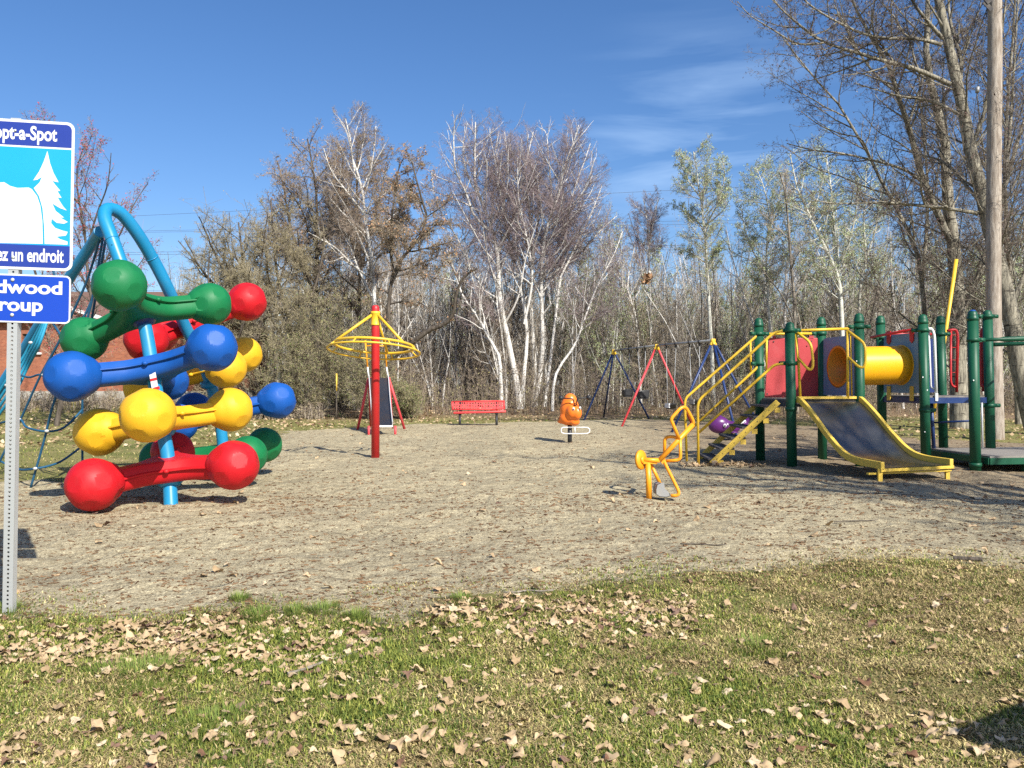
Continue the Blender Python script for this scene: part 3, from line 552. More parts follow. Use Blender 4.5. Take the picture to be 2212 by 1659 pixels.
def merge(parts):
    Vs, Qs, Ms, o = [], [], [], 0
    for V, Q, mi in parts: Vs.append(V); Qs.append(Q + o); Ms.append(np.full(len(Q), mi)); o += len(V)
    return np.concatenate(Vs), np.concatenate(Qs), np.concatenate(Ms)
def tree_meshes(seed, stems, levels, trunk_lv, bark_m, twig_m, leaf=None, base=(0, 0, 0), env=None):
    """-> (trunk mesh, crown mesh); levels up to trunk_lv are trunk and limbs"""
    rng = np.random.default_rng(seed); Ls = grow(rng, stems, levels, env); b = np.array(tuple(base)); tp = [tubes(p - b, r, s) + (0,) for p, r, s in Ls[:trunk_lv + 1]]; V, Q, mi = merge(tp); tm = np_mesh('trunk', V, Q, bark_m, True, mi)
    cp = [tubes(p - b, r, s) + (0,) for p, r, s in Ls[trunk_lv + 1:]]
    mats = [twig_m]
    for lf in (leaf or []):
        V, Q = leafs(rng, Ls[lf.get('lv', -1)], lf['n'], lf['size'], lf.get('e', 1.0)); cp.append((V - b, Q, len(mats))); mats.append(lf['m'])
    V, Q, mi = merge(cp); cm = np_mesh('crown', V, Q, mats, False, mi); return tm, cm
def tree_obj(name, meshes, loc, label, cat='tree', group=None, rz=0, sc=1.0):
    r = root(name, loc, label, cat, group); r.rotation_euler = (0, 0, rz); r.scale = (sc, sc, sc) if not isinstance(sc, tuple) else sc; np_obj('trunk', meshes[0], r); np_obj('crown', meshes[1], r); return r
def stem_px(Y, pts, w0, w1, dy=0.0, ground=False):
    """a stem through photo points at distance Y (drifting by dy), with its thickness in photo pixels"""
    n = len(pts); out = [P(a, b, Y + dy * i / max(1, n - 1)) for i, (a, b) in enumerate(pts)]
    if ground: g = out[0].copy(); g.z = float(hgt(g.x, g.y)) - .15; out[0] = g
    return (out, w0 / 2 / F * Y, w1 / 2 / F * Y)
# growth rules: n children per parent, t where on it, a angle (mean, sd), l length, k points, w wobble, g lift, s sides, r radius
def rules(kind, q=1.0):
    if kind == 'birch': return [dict(n=17 * q, t=(.22, .98), tg=.38, a=(46, 12), l=.34, k=7, w=.12, g=.06, s=5, r=.050, sh=.45, tip=.3), dict(n=8, t=(.15, 1), a=(40, 12), l=.42, k=5, w=.13, g=.03, s=3, r=.016, sh=.4), dict(n=7, t=(.1, 1), a=(38, 14), l=.62, k=5, w=.16, g=-.02, s=3, r=.006), dict(n=3, t=(.2, 1), a=(35, 14), l=.6, k=3, w=.15, g=-.05, s=3, r=.0038)]
    if kind == 'aspen': return [dict(n=28 * q, t=(.28, .99), tg=.42, a=(62, 12), l=.27, k=7, w=.11, g=.07, s=5, r=.032, sh=.5, tip=.3), dict(n=8, t=(.2, 1), a=(45, 12), l=.40, k=5, w=.14, g=.05, s=3, r=.011), dict(n=6, t=(.15, 1), a=(42, 14), l=.5, k=4, w=.16, g=.03, s=3, r=.005)]
    if kind == 'dense': return [dict(n=20 * q, t=(.10, .98), a=(54, 13), l=.42, k=8, w=.16, g=.05, s=6, r=.06, sh=.55, tip=.25), dict(n=10, t=(.15, 1), a=(48, 14), l=.42, k=6, w=.20, g=.04, s=4, r=.02), dict(n=7, t=(.1, 1), a=(46, 16), l=.52, k=5, w=.22, g=.03, s=3, r=.008), dict(n=5, t=(.1, 1), a=(45, 16), l=.55, k=3, w=.2, g=.02, s=3, r=.0048)]
    if kind == 'poplar': return [dict(n=13 * q, t=(.12, .98), a=(44, 10), l=.30, k=8, w=.10, g=.06, s=5, r=.030, sh=.4, tip=.3), dict(n=9, t=(.12, 1), a=(46, 12), l=.38, k=5, w=.16, g=.03, s=3, r=.012), dict(n=7, t=(.15, 1), a=(46, 15), l=.5, k=4, w=.2, g=.03, s=3, r=.006), dict(n=3, t=(.2, 1), a=(40, 15), l=.5, k=3, w=.2, g=.05, s=3, r=.004)]
    if kind == 'sapling': return [dict(n=16 * q, t=(.12, .98), a=(38, 9), l=.24, k=6, w=.09, g=.09, s=4, r=.018, sh=.45, tip=.3), dict(n=7, t=(.15, 1), a=(40, 12), l=.42, k=4, w=.15, g=.04, s=3, r=.008), dict(n=5, t=(.1, 1), a=(40, 15), l=.5, k=3, w=.15, g=.02, s=3, r=.0048)]
    if kind == 'shrub': return [dict(n=11 * q, t=(.08, .98), a=(42, 14), l=.42, k=6, w=.18, g=.05, s=4, r=.014, sh=.4), dict(n=9, t=(.1, 1), a=(45, 16), l=.45, k=4, w=.22, g=.03, s=3, r=.007), dict(n=6, t=(.1, 1), a=(45, 18), l=.5, k=3, w=.2, g=.0, s=3, r=.0045)]

# --- the birches and the trees that stand out, traced stem by stem
ENV = {1: (765, 430, 95, 222), 2: (1035, 430, 140, 205), 3: (1195, 440, 138, 210), 4: (1130, 620, 260, 190), 5: (1392, 490, 55, 95), 6: (1320, 560, 80, 120), 11: (1508, 445, 80, 158), 12: (1780, 465, 115, 185), 13: (1880, 470, 80, 160), 14: (1655, 475, 85, 150),
       21: (668, 490, 140, 240), 22: (790, 480, 115, 215), 23: (895, 480, 105, 195), 24: (525, 650, 180, 228), 25: (610, 610, 125, 235), 26: (455, 705, 112, 215), 15: (1700, 520, 90, 190)}
def hero(name, seed, stems, kind, tl, bark_m, twig_m, leaf, label, q=1.0, cat='tree', group=None):
    b = Vector(stems[0][0][0]); b.z = float(hgt(b.x, b.y)); env = None
    if seed in ENV:
        ex, ey, ea, eb = ENV[seed]; e_ = P(ex, ey, b.y); env = (np.array([e_.x, b.y, e_.z]), np.array([ea / F * b.y, max(ea, 110) / F * b.y * 1.1, eb / F * b.y]))
        st2 = []
        for pts, a_, c_ in stems:      # keep the traced tips a little under the crown's outline
            top = e_.z + eb / F * b.y; st2.append(([Vector((p.x, p.y, p.z if p.z < top - 1.2 else top - 1.2 + (p.z - top + 1.2) * .35)) for p in pts], a_, c_))
        stems = st2
    return tree_obj(name, tree_meshes(seed, stems, rules(kind, q), tl, M[bark_m], M[twig_m], leaf, b, env), b, label, cat, group)
    b = b; return tree_obj(name, tree_meshes(seed, stems, rules(kind, q), tl, M[bark_m], M[twig_m], leaf, b), b, label, cat, group)
HS = stem_px
hero('birch_tree', 1, [HS(38, [(818, 905), (813, 780), (809, 656), (803, 564), (797, 519), (788, 475), (782, 400), (764, 359), (755, 290), (746, 237)], 13, 2.5, 0, True), HS(38, [(785, 460), (750, 415), (717, 371), (699, 320)], 4.5, 1.5, -1), HS(38, [(790, 504), (765, 480), (740, 460), (713, 428), (690, 400)], 5, 1.5, 1.2),
    HS(38, [(784, 405), (795, 380), (803, 356), (810, 305), (812, 262)], 4, 1.5, .8), HS(38, [(800, 600), (773, 582), (750, 560), (723, 534), (690, 515), (666, 502)], 5, 1.5, -1.5), HS(38, [(803, 640), (770, 570), (743, 493), (714, 445), (693, 400)], 5, 1.5, 1.0), HS(38, [(766, 370), (757, 320), (748, 285), (733, 255)], 3, 1.2, -.5)],
    'birch', 1, 'birch', 'twig_brown', [dict(n=2600, size=.024, m=M['bud_red'])], 'tall slim white birch rising behind the red spinner post', q=.7)
hero('birch_tree', 2, [HS(42, [(1121, 884), (1116, 826), (1106, 778), (1093, 713), (1079, 640), (1074, 543), (1056, 475), (1027, 400), (1025, 365), (1027, 290), (1027, 237)], 15, 2.5, 0, True), HS(42, [(1074, 550), (1101, 490), (1125, 400), (1140, 335), (1152, 262)], 6.5, 2, 1.5), HS(42, [(1058, 500), (1035, 478), (1021, 460), (1006, 415), (985, 370), (980, 311), (982, 266), (988, 231)], 6, 1.8, -1.5),
    HS(42, [(1084, 670), (1040, 620), (1010, 560), (985, 510), (960, 470), (940, 430), (932, 370)], 5, 1.5, 2), HS(42, [(1062, 485), (1082, 430), (1075, 375), (1060, 300), (1058, 255)], 4.5, 1.5, .8), HS(42, [(1090, 700), (1120, 640), (1135, 560), (1160, 480)], 5, 1.5, -1.4), HS(42, [(1128, 884), (1132, 800), (1139, 729), (1128, 640), (1110, 560), (1090, 470), (1088, 400), (1070, 330), (1078, 270)], 10, 1.8, 1.2, True), HS(42, [(1040, 430), (1010, 380), (1000, 320), (1010, 265)], 4, 1.5, -1), HS(42, [(1132, 700), (1150, 600), (1135, 500), (1120, 430), (1118, 340)], 6, 1.6, -.8)],
    'birch', 1, 'birch', 'twig_purple', None, 'large white birch clump with spreading crown behind the red bench', q=1.1)
hero('birch_tree', 3, [HS(43, [(1156, 882), (1155, 794), (1150, 720), (1146, 640), (1149, 579), (1149, 519), (1146, 460), (1134, 421), (1116, 385), (1098, 341), (1090, 285)], 12, 2, .0, True), HS(43, [(1152, 880), (1164, 826), (1172, 752), (1170, 660), (1169, 579), (1178, 504), (1193, 460), (1208, 415), (1220, 356), (1238, 311), (1250, 270)], 12, 2, -1.0, True),
    HS(43, [(1171, 640), (1184, 600), (1208, 582), (1247, 552), (1274, 525), (1300, 495), (1333, 466)], 8, 1.6, 1.5), HS(43, [(1193, 460), (1190, 400), (1185, 340), (1180, 280), (1168, 240)], 5, 1.6, 1.2), HS(43, [(1178, 504), (1215, 470), (1245, 440), (1270, 390), (1285, 340)], 5, 1.6, -1.8), HS(43, [(1149, 560), (1130, 500), (1120, 460)], 4, 1.6, .9), HS(43, [(1165, 690), (1205, 640), (1250, 600), (1290, 580)], 4.5, 1.5, -2), HS(43, [(1176, 880), (1186, 800), (1196, 720), (1205, 640), (1216, 560), (1225, 480), (1240, 410), (1262, 350), (1275, 310)], 8, 1.8, 1.5, True), HS(43, [(1210, 600), (1240, 540), (1268, 480), (1290, 430), (1300, 400)], 5, 1.5, 1), HS(43, [(1150, 560), (1162, 480), (1160, 400), (1140, 330), (1142, 270)], 6, 1.6, 1.5)],
    'birch', 1, 'birch', 'twig_purple', None, 'twin stemmed white birch with rounded purplish crown beside the clump', q=1.1)
hero('birch_tree', 4, [HS(41, [(1084, 884), (1081, 810), (1077, 768), (1055, 729), (1035, 690), (1000, 640), (980, 580), (965, 540)], 10, 2, 0, True), HS(41, [(1193, 872), (1200, 810), (1242, 745), (1262, 690), (1294, 609), (1324, 555), (1345, 500)], 7, 1.6, 1.2, True)], 'birch', 1, 'birch', 'twig_purple', None, 'low leaning birch stems spreading left and right of the clump')
hero('birch_tree', 5, [HS(44, [(1408, 884), (1406, 760), (1406, 680), (1403, 609), (1402, 549), (1399, 490), (1396, 460), (1393, 430), (1390, 404)], 9, 1.8, 0, True), HS(44, [(1402, 600), (1380, 560), (1360, 510), (1345, 480)], 3.5, 1.2, 1), HS(44, [(1400, 530), (1412, 480), (1420, 440), (1426, 410)], 3.5, 1.2, -1)], 'birch', 1, 'birch', 'twig_purple', None, 'solitary slim birch with narrow tuft of crown and a leaf nest', q=.9)
hero('birch_tree', 6, [HS(43, [(1385, 884), (1380, 760), (1372, 680), (1351, 618), (1318, 555), (1290, 510), (1280, 470)], 7, 1.5, 0, True), HS(43, [(1355, 630), (1360, 580), (1372, 530)], 3.5, 1.2, 1)], 'birch', 1, 'birch', 'twig_purple', [dict(n=1500, size=.03, m=M['leaf_pale'])], 'thin white birch leaning left beside the slim one')
AS = lambda n, s=.029: [dict(n=n * 3, size=s, m=M['leaf_pale']), dict(n=n // 4, size=s * .9, m=M['leaf_olive'])]
hero('aspen_tree', 11, [HS(42, [(1542, 884), (1538, 780), (1533, 686), (1528, 591), (1524, 525), (1520, 485), (1516, 445), (1509, 406), (1504, 353), (1498, 305)], 11, 2, 0, True), HS(42, [(1520, 500), (1505, 475), (1480, 458), (1455, 440)], 4, 1.5, 1.4), HS(42, [(1523, 490), (1540, 460), (1555, 430), (1565, 380), (1560, 340)], 4, 1.5, -1.2), HS(42, [(1516, 430), (1490, 395), (1470, 350), (1468, 320)], 3.5, 1.2, .8),
    HS(42, [(1528, 585), (1545, 540), (1570, 520)], 3.5, 1.3, -1), HS(42, [(1527, 570), (1490, 545), (1450, 535)], 3.2, 1.2, 1)], 'aspen', 1, 'aspen', 'twig_grey', AS(5200), 'pale aspen in new leaf standing clear against the blue sky', q=1.0)
hero('aspen_tree', 12, [HS(40, [(1822, 886), (1820, 780), (1818, 686), (1811, 600), (1784, 538), (1755, 480), (1740, 445), (1723, 411), (1713, 365), (1706, 320)], 14, 2, 0, True), HS(40, [(1812, 590), (1806, 540), (1800, 472), (1795, 406), (1789, 366), (1785, 310)], 8, 2, 1.2), HS(40, [(1812, 580), (1835, 520), (1850, 450), (1855, 380)], 5, 1.6, -1.4), HS(40, [(1757, 480), (1735, 470), (1700, 455)], 3, 1.2, 1)], 'aspen', 1, 'aspen', 'twig_grey', AS(5600), 'forked pale green aspen behind the yellow tunnel', q=1.1)
hero('aspen_tree', 13, [HS(42, [(1850, 886), (1852, 780), (1856, 670), (1861, 591), (1871, 564), (1866, 485), (1869, 406), (1872, 340)], 9, 2, 0, True), HS(42, [(1870, 560), (1890, 500), (1900, 440), (1905, 400)], 5, 1.5, 1)], 'aspen', 1, 'aspen', 'twig_grey', AS(2800), 'crooked aspen trunk just beside the forked one')
hero('aspen_tree', 14, [HS(43, [(1668, 884), (1662, 683), (1655, 560), (1662, 458), (1649, 406), (1640, 360), (1632, 330)], 8, 1.8, 0, True), HS(43, [(1656, 580), (1631, 551), (1610, 500), (1600, 440)], 4.5, 1.5, 1), HS(43, [(1655, 520), (1680, 440), (1690, 380)], 4, 1.5, -1)], 'aspen', 1, 'aspen', 'twig_grey', AS(5200), 'pale leafy aspen in the gap beside a bare grey trunk', q=1.1)
hero('bare_tree', 15, [HS(39, [(1722, 887), (1718, 760), (1715, 644), (1708, 560), (1702, 472), (1692, 392), (1684, 345)], 9, 3.5, 0, True), HS(39, [(1716, 640), (1745, 590), (1760, 560)], 4, 1.5, 1), HS(39, [(1716, 700), (1690, 640), (1660, 600), (1640, 570)], 4, 1.5, -1)], 'poplar', 1, 'grey_bark', 'twig_grey', None, 'straight grey snag with a broken bare top', q=.5)
# brown-seeded and dark trees on the left of the woods
SEED = [dict(n=2600, size=.05, m=M['seed'], lv=-2), dict(n=12000, size=.024, m=M['bud_tan'])]
hero('maple_tree', 21, [HS(40, [(690, 900), (686, 760), (684, 640), (684, 520), (684, 430), (675, 359), (664, 290)], 13, 3, 0, True), HS(40, [(686, 650), (650, 560), (625, 480), (612, 400), (600, 350)], 8, 2, 1.5), HS(40, [(684, 560), (715, 480), (735, 400), (742, 330)], 8, 2, -1.5), HS(40, [(686, 620), (642, 560), (577, 520), (540, 480)], 6, 2, -2)], 'dense', 1, 'dark_bark', 'twig_brown', SEED, 'broad dark maple with brown seed clusters left of the slim birch', q=.95)
hero('maple_tree', 22, [HS(41, [(772, 900), (775, 760), (776, 564), (773, 475), (770, 400), (772, 330), (775, 275)], 11, 2.5, 0, True), HS(41, [(776, 600), (800, 500), (822, 420), (835, 350)], 7, 2, 1.5), HS(41, [(775, 560), (740, 470), (720, 390), (705, 330)], 6, 2, -1)], 'dense', 1, 'dark_bark', 'twig_brown', SEED, 'dark maple crowned with brown seeds just behind the slim birch', q=.95)
hero('dark_tree', 23, [HS(35.5, [(836, 906), (840, 830), (848, 770), (838, 700), (848, 594), (877, 549), (913, 504), (922, 469), (905, 410), (890, 350)], 13, 3, 0, True), HS(35.5, [(846, 775), (868, 755), (890, 740), (929, 712), (964, 698), (980, 673), (984, 642), (1000, 600), (1030, 580)], 14, 4, -1.5), HS(35.5, [(850, 590), (842, 520), (850, 440), (860, 370), (872, 305)], 7, 2, 1)], 'dense', 1, 'dark_bark', 'twig_brown', SEED, 'dark tree with one thick limb sweeping right over the birches', q=.9)
OL = [dict(n=7000, size=.022, m=M['bud_tan']), dict(n=3500, size=.024, m=M['leaf_olive'])]
hero('crabapple_tree', 24, [HS(35, [(560, 912), (555, 800), (548, 700), (530, 600), (520, 520), (515, 470)], 14, 3, 0, True), HS(35, [(552, 760), (500, 660), (450, 600), (410, 550), (385, 520)], 9, 2, 1), HS(35, [(550, 700), (470, 560), (440, 490), (430, 465)], 8, 2, -1.5), HS(35, [(552, 720), (600, 620), (620, 540), (610, 440)], 8, 2, 1.5), HS(35, [(556, 800), (480, 720), (420, 680), (395, 660)], 6, 2, -1), HS(35, [(552, 760), (520, 640), (500, 560), (485, 500)], 6, 2, .6), HS(35, [(546, 700), (560, 600), (570, 520), (578, 440)], 6, 2, -.6), HS(35, [(500, 665), (440, 590), (415, 545), (398, 515)], 5, 2, 1.2), HS(35, [(520, 620), (470, 540), (448, 495)], 4, 2, -1)], 'dense', 1, 'dark_bark', 'twig_olive', OL, 'wide olive brown tree hanging over the coloured ball climber', q=.62)
hero('crabapple_tree', 26, [HS(34, [(470, 914), (468, 840), (460, 780), (455, 700), (450, 620), (452, 540)], 10, 2.5, 0, True), HS(34, [(462, 800), (420, 740), (395, 690), (378, 640)], 6, 2, 1), HS(34, [(466, 830), (510, 740), (540, 660), (560, 600)], 6, 2, -1)], 'dense', 1, 'dark_bark', 'twig_olive', OL, 'lower olive brown tree at the house end of the woods', q=.62)
hero('crabapple_tree', 25, [HS(36, [(640, 908), (636, 800), (625, 700), (600, 600), (590, 500), (585, 420)], 12, 3, 0, True), HS(36, [(630, 730), (680, 620), (700, 520), (690, 440)], 7, 2, 1.2), HS(36, [(632, 760), (580, 680), (540, 600), (520, 560)], 6, 2, -1.2)], 'dense', 1, 'dark_bark', 'twig_olive', OL, 'olive twiggy tree between the wide one and the dark maple', q=.62)
GR = [dict(n=5500, size=.026, m=M['leaf_olive']), dict(n=2200, size=.026, m=M['leaf_green'])]
for i, (px, top, w_, lab) in enumerate(((600, 720, 60, 'leafing olive green bush behind the blue ball'), (665, 650, 70, 'tall leafing bush between the ball climber and the slide'), (735, 640, 70, 'leafing bush behind the left side of the spinner'), (800, 700, 50, 'leafing bush directly behind the straight slide'), (880, 780, 50, 'low leafing bush right of the straight slide'))):
    Yb = 34.5 + .8 * (i % 3); st = []; rr = np.random.default_rng(50 + i)
    for j in range(7):
        ex = px + rr.uniform(-w_, w_); ty = top + rr.uniform(0, 90); st.append(HS(Yb, [(px + rr.uniform(-14, 14), CY + EYE * F / Yb), (px + (ex - px) * .3 + rr.uniform(-6, 6), 860), (px + (ex - px) * .7, (860 + ty) / 2), (ex, ty)], 4, 1.3, rr.uniform(-1.5, 1.5), True))
    hero('leafy_bush', 60 + i, st, 'shrub', 1, 'dark_bark', 'twig_olive', GR, lab, q=1.5, cat='bush')
# big poplars on the right, over the play structure
RB = lambda n, lv=-1: [dict(n=int(n * 1.3), size=.022, m=M['bud_red'], e=1.5), dict(n=n // 4, size=.024, m=M['twig_grey'], lv=-2)]
hero('poplar_tree', 31, [HS(24, [(2240, 938), (2222, 880), (2207, 824), (2191, 725), (2171, 626), (2152, 550), (2126, 446), (2112, 380), (2093, 314), (2079, 231), (2060, 149), (2046, 83), (2027, 0), (2010, -110), (2000, -230)], 42, 12, 0, True),
    HS(24, [(2033, 96), (1977, 83), (1914, 83), (1855, 69), (1795, 40), (1745, 7), (1700, -40)], 9, 2, -2), HS(24, [(2052, 182), (1977, 149), (1911, 132), (1845, 112), (1775, 89), (1722, 50), (1676, 7), (1650, -40)], 11, 2, -1.5), HS(23, [(1778, 93), (1722, 94), (1663, 60), (1620, 33), (1593, 3)], 5, 1.5, -1), HS(24, [(2069, 245), (2010, 218), (1944, 208), (1888, 192), (1845, 179)], 8, 2, 1.5),
    HS(24, [(2112, 460), (2026, 448), (1944, 440), (1894, 437), (1811, 440), (1762, 433)], 9, 2, -1.5), HS(24, [(2112, 430), (2043, 354), (1990, 335), (1930, 320)], 8, 2, 2), HS(24, [(2036, 83), (1993, 33), (1970, 0), (1930, -80)], 9, 3, -1), HS(24, [(2073, 185), (2076, 132), (2060, 73), (2049, 10), (2060, -100)], 9, 3, 1.2), HS(24, [(2095, 330), (2130, 230), (2150, 140), (2165, 60), (2180, -60)], 9, 3, -1), HS(24, [(2180, 670), (2230, 560), (2290, 470), (2340, 380)], 12, 3, 1)],
    'poplar', 1, 'poplar_bark', 'twig_poplar', RB(5200), 'big leaning poplar with reddish buds whose trunk passes behind the wooden pole', q=1.15)
hero('poplar_tree', 32, [HS(27, [(2072, 925), (2070, 800), (2068, 700), (2065, 600), (2060, 549), (2056, 496), (2046, 430), (2044, 360), (2040, 298), (2027, 248), (2010, 180), (2000, 100), (2005, 0), (2000, -100)], 40, 6, 0, True), HS(27, [(2060, 530), (2040, 496), (2020, 446), (1993, 387), (1974, 314), (1960, 265), (1937, 198), (1924, 149), (1894, 99), (1861, 43), (1841, 0), (1820, -60)], 17, 4, -1.5),
    HS(27, [(1962, 270), (1990, 180), (2005, 100), (2015, 20)], 6, 2, 1), HS(27, [(1995, 395), (1950, 365), (1880, 345), (1810, 330), (1760, 325), (1700, 310)], 7, 2, -1.5), HS(27, [(2068, 690), (2105, 620), (2130, 540), (2165, 440), (2180, 300), (2190, 150), (2200, -20)], 13, 3, 1.5), HS(27, [(1937, 198), (1900, 170), (1860, 120), (1830, 60), (1800, 10)], 6, 2, .8)],
    'poplar', 1, 'poplar_bark', 'twig_poplar', RB(4800), 'stout dark poplar trunk behind the yellow guy guard, forking wide', q=1.15)
hero('poplar_tree', 33, [HS(28, [(2008, 920), (2006, 800), (1998, 690), (1990, 600), (1980, 542), (1944, 463), (1911, 407), (1878, 337), (1845, 281), (1802, 212), (1762, 172), (1719, 119), (1690, 80)], 13, 2.5, 0, True), HS(28, [(1992, 610), (2000, 520), (2004, 430), (2000, 340), (1990, 250), (1985, 150)], 9, 2.5, 1.5), HS(28, [(1880, 340), (1860, 300), (1820, 290), (1770, 270), (1730, 240)], 4, 1.5, -1)],
    'poplar', 1, 'poplar_bark', 'twig_poplar', RB(3600), 'slender poplar arching left from behind the right tower', q=1.1)
hero('poplar_tree', 34, [HS(30, [(2200, 915), (2195, 780), (2185, 640), (2175, 500), (2170, 380), (2178, 200), (2190, 60), (2195, -60)], 14, 4, 0, True), HS(30, [(2172, 400), (2200, 300), (2230, 200), (2260, 80)], 9, 3, 1), HS(30, [(2180, 560), (2150, 440), (2125, 330), (2110, 200)], 7, 2, -1)], 'poplar', 1, 'poplar_bark', 'twig_poplar', RB(3600), 'upright poplar just right of the wooden pole', q=1.1)
# maple with red buds behind the sign
hero('red_maple_tree', 41, [HS(28, [(120, 920), (135, 850), (150, 770), (190, 700), (200, 660), (190, 600), (185, 520), (170, 430), (165, 370), (180, 320)], 12, 2, 0, True), HS(28, [(190, 690), (205, 610), (230, 560), (262, 500), (290, 440), (320, 395)], 6, 1.5, 1), HS(28, [(186, 540), (210, 460), (232, 400), (240, 330)], 5, 1.5, -1), HS(28, [(150, 770), (110, 680), (80, 600), (50, 500), (30, 420)], 8, 2, -1), HS(28, [(170, 440), (120, 380), (90, 320), (70, 260)], 4, 1.5, 1.5), HS(28, [(192, 630), (160, 560), (130, 500), (120, 430)], 5, 1.5, 1)], 'poplar', 1, 'dark_bark', 'twig_brown', [dict(n=7500, size=.028, m=M['bud_pink'])], 'maple dotted with red buds behind the blue sign', q=.9)

# --- trees outside the picture on the sunny side; their shadows lie across the sand
rng = random.Random(4)
def auto_stems(seed, H, r, n=1, lean=.08, spread=.0, forks=3):
    rr = np.random.default_rng(seed); st = []
    for s in range(n):
        a = rr.random() * 6.28; d = np.array([math.cos(a), math.sin(a)]) * (spread if n > 1 else 0); p = np.array([d[0] * .2, d[1] * .2, -.15]); pts = [p.copy()]; v = np.array([rr.normal(0, lean), rr.normal(0, lean), 1.0]); v[:2] += d * .5
        h = H * rr.uniform(.75, 1)
        for i in range(6): v[:2] += rr.normal(0, lean * .8, 2); p = p + v * h / 6 / v[2]; pts.append(p.copy())
        st.append((pts, r * rr.uniform(.8, 1.1), r * .2))
        for q in range(forks):
            i = rr.integers(1, 4); a = rr.random() * 6.28; b = pts[i].copy(); v2 = np.array([math.cos(a) * .6, math.sin(a) * .6, 1]); pp = [b.copy()]; L_ = h * (1 - i / 7) * .75
            for j in range(5): v2[:2] *= .9; v2[:2] += rr.normal(0, .08, 2); b = b + v2 / np.linalg.norm(v2) * L_ / 5; pp.append(b.copy())
            st.append((pp, r * .5, r * .12))
    return st
big = tree_meshes(70, auto_stems(70, 13, .24, forks=5), rules('poplar', .85), 1, M['poplar_bark'], M['twig_poplar'], RB(900))
for (x, y, rz, sc, lab) in ((11.8, 3.2, 0.3, 1.0, 'tall bare poplar standing beside the play area out of view'), (16.5, 5.5, 2.1, 1.15, 'larger bare poplar farther from the play area out of view'), (9.6, 4.6, 4.0, .95, 'smaller bare poplar closest to the sand out of view'), (14.5, 8.8, 1.2, 1.05, 'bare poplar near the monkey bars out of view')):
    tree_obj('poplar_tree', big, (x, y, 0), lab, 'tree', None, rz, sc)

# --- the woods: individual trees copied from a few kinds
KIND = {}
KIND['white'] = [tree_meshes(80 + i, auto_stems(80 + i, 9.5, .075, n=1 + i % 2, lean=.05, spread=.25, forks=1), rules('sapling'), 1, M['birch'], M['twig_brown'], [dict(n=500, size=.03, m=M['bud_tan'])]) for i in range(4)]
KIND['grey'] = [tree_meshes(90 + i, auto_stems(90 + i, 9.5, .065, n=1 + (i == 2), lean=.07, spread=.25, forks=2), rules('sapling', 1.1), 1, M['grey_bark'], M['twig_grey'], [dict(n=500, size=.028, m=M['bud_tan'])]) for i in range(4)]
KIND['dark'] = [tree_meshes(100 + i, auto_stems(100 + i, 9, .065, lean=.08, forks=3), rules('sapling', 1.1), 1, M['dark_bark'], M['twig_brown'], [dict(n=1200, size=.034, m=M['bud_tan'])]) for i in range(3)]
KIND['leafy'] = [tree_meshes(110 + i, auto_stems(110 + i, 9.5, .055, lean=.05, forks=2), rules('sapling'), 1, M['aspen'], M['twig_grey'], [dict(n=2600, size=.045, m=M['leaf_pale']), dict(n=900, size=.04, m=M['leaf_olive'])]) for i in range(3)]
LAB = {'white': ('birch_sapling', 'thin white birch stem crowded among the woods', 'thin white birches in the woods'), 'grey': ('bare_sapling', 'thin bare grey sapling crowded among the woods', 'thin bare grey saplings in the woods'),
       'dark': ('dark_sapling', 'bare dark brown young tree crowded among the woods', 'dark young trees in the woods'), 'leafy': ('aspen_sapling', 'young aspen in pale new leaf crowded among the woods', 'pale leafy young aspens in the woods')}
wr = random.Random(11)
for i in range(270):
    u = (i + wr.random()) / 270; Y = wr.choice([wr.uniform(42, 48), wr.uniform(46, 60), wr.uniform(58, 78)]); px = wr.uniform(690, 2330) if i % 8 else wr.uniform(440, 900); x = (px - CX) / F * Y
    k = wr.choices(['white', 'grey', 'dark', 'leafy'], [6, 5, 1.8, 7 if px > 1200 else .8])[0]
    H = wr.uniform(.62, 1.05) * (1.0 if Y < 50 else 1.25 if Y < 60 else 1.5); H *= 1.10 if px > 1640 else .98
    if 1320 < px < 1640: H *= .90
    nm, lab, grp = LAB[k]; tree_obj(nm, wr.choice(KIND[k]), (x, Y, float(hgt(x, Y))), lab, 'tree', grp, wr.uniform(0, 6.28), (H * 1.05, H * 1.05, H))

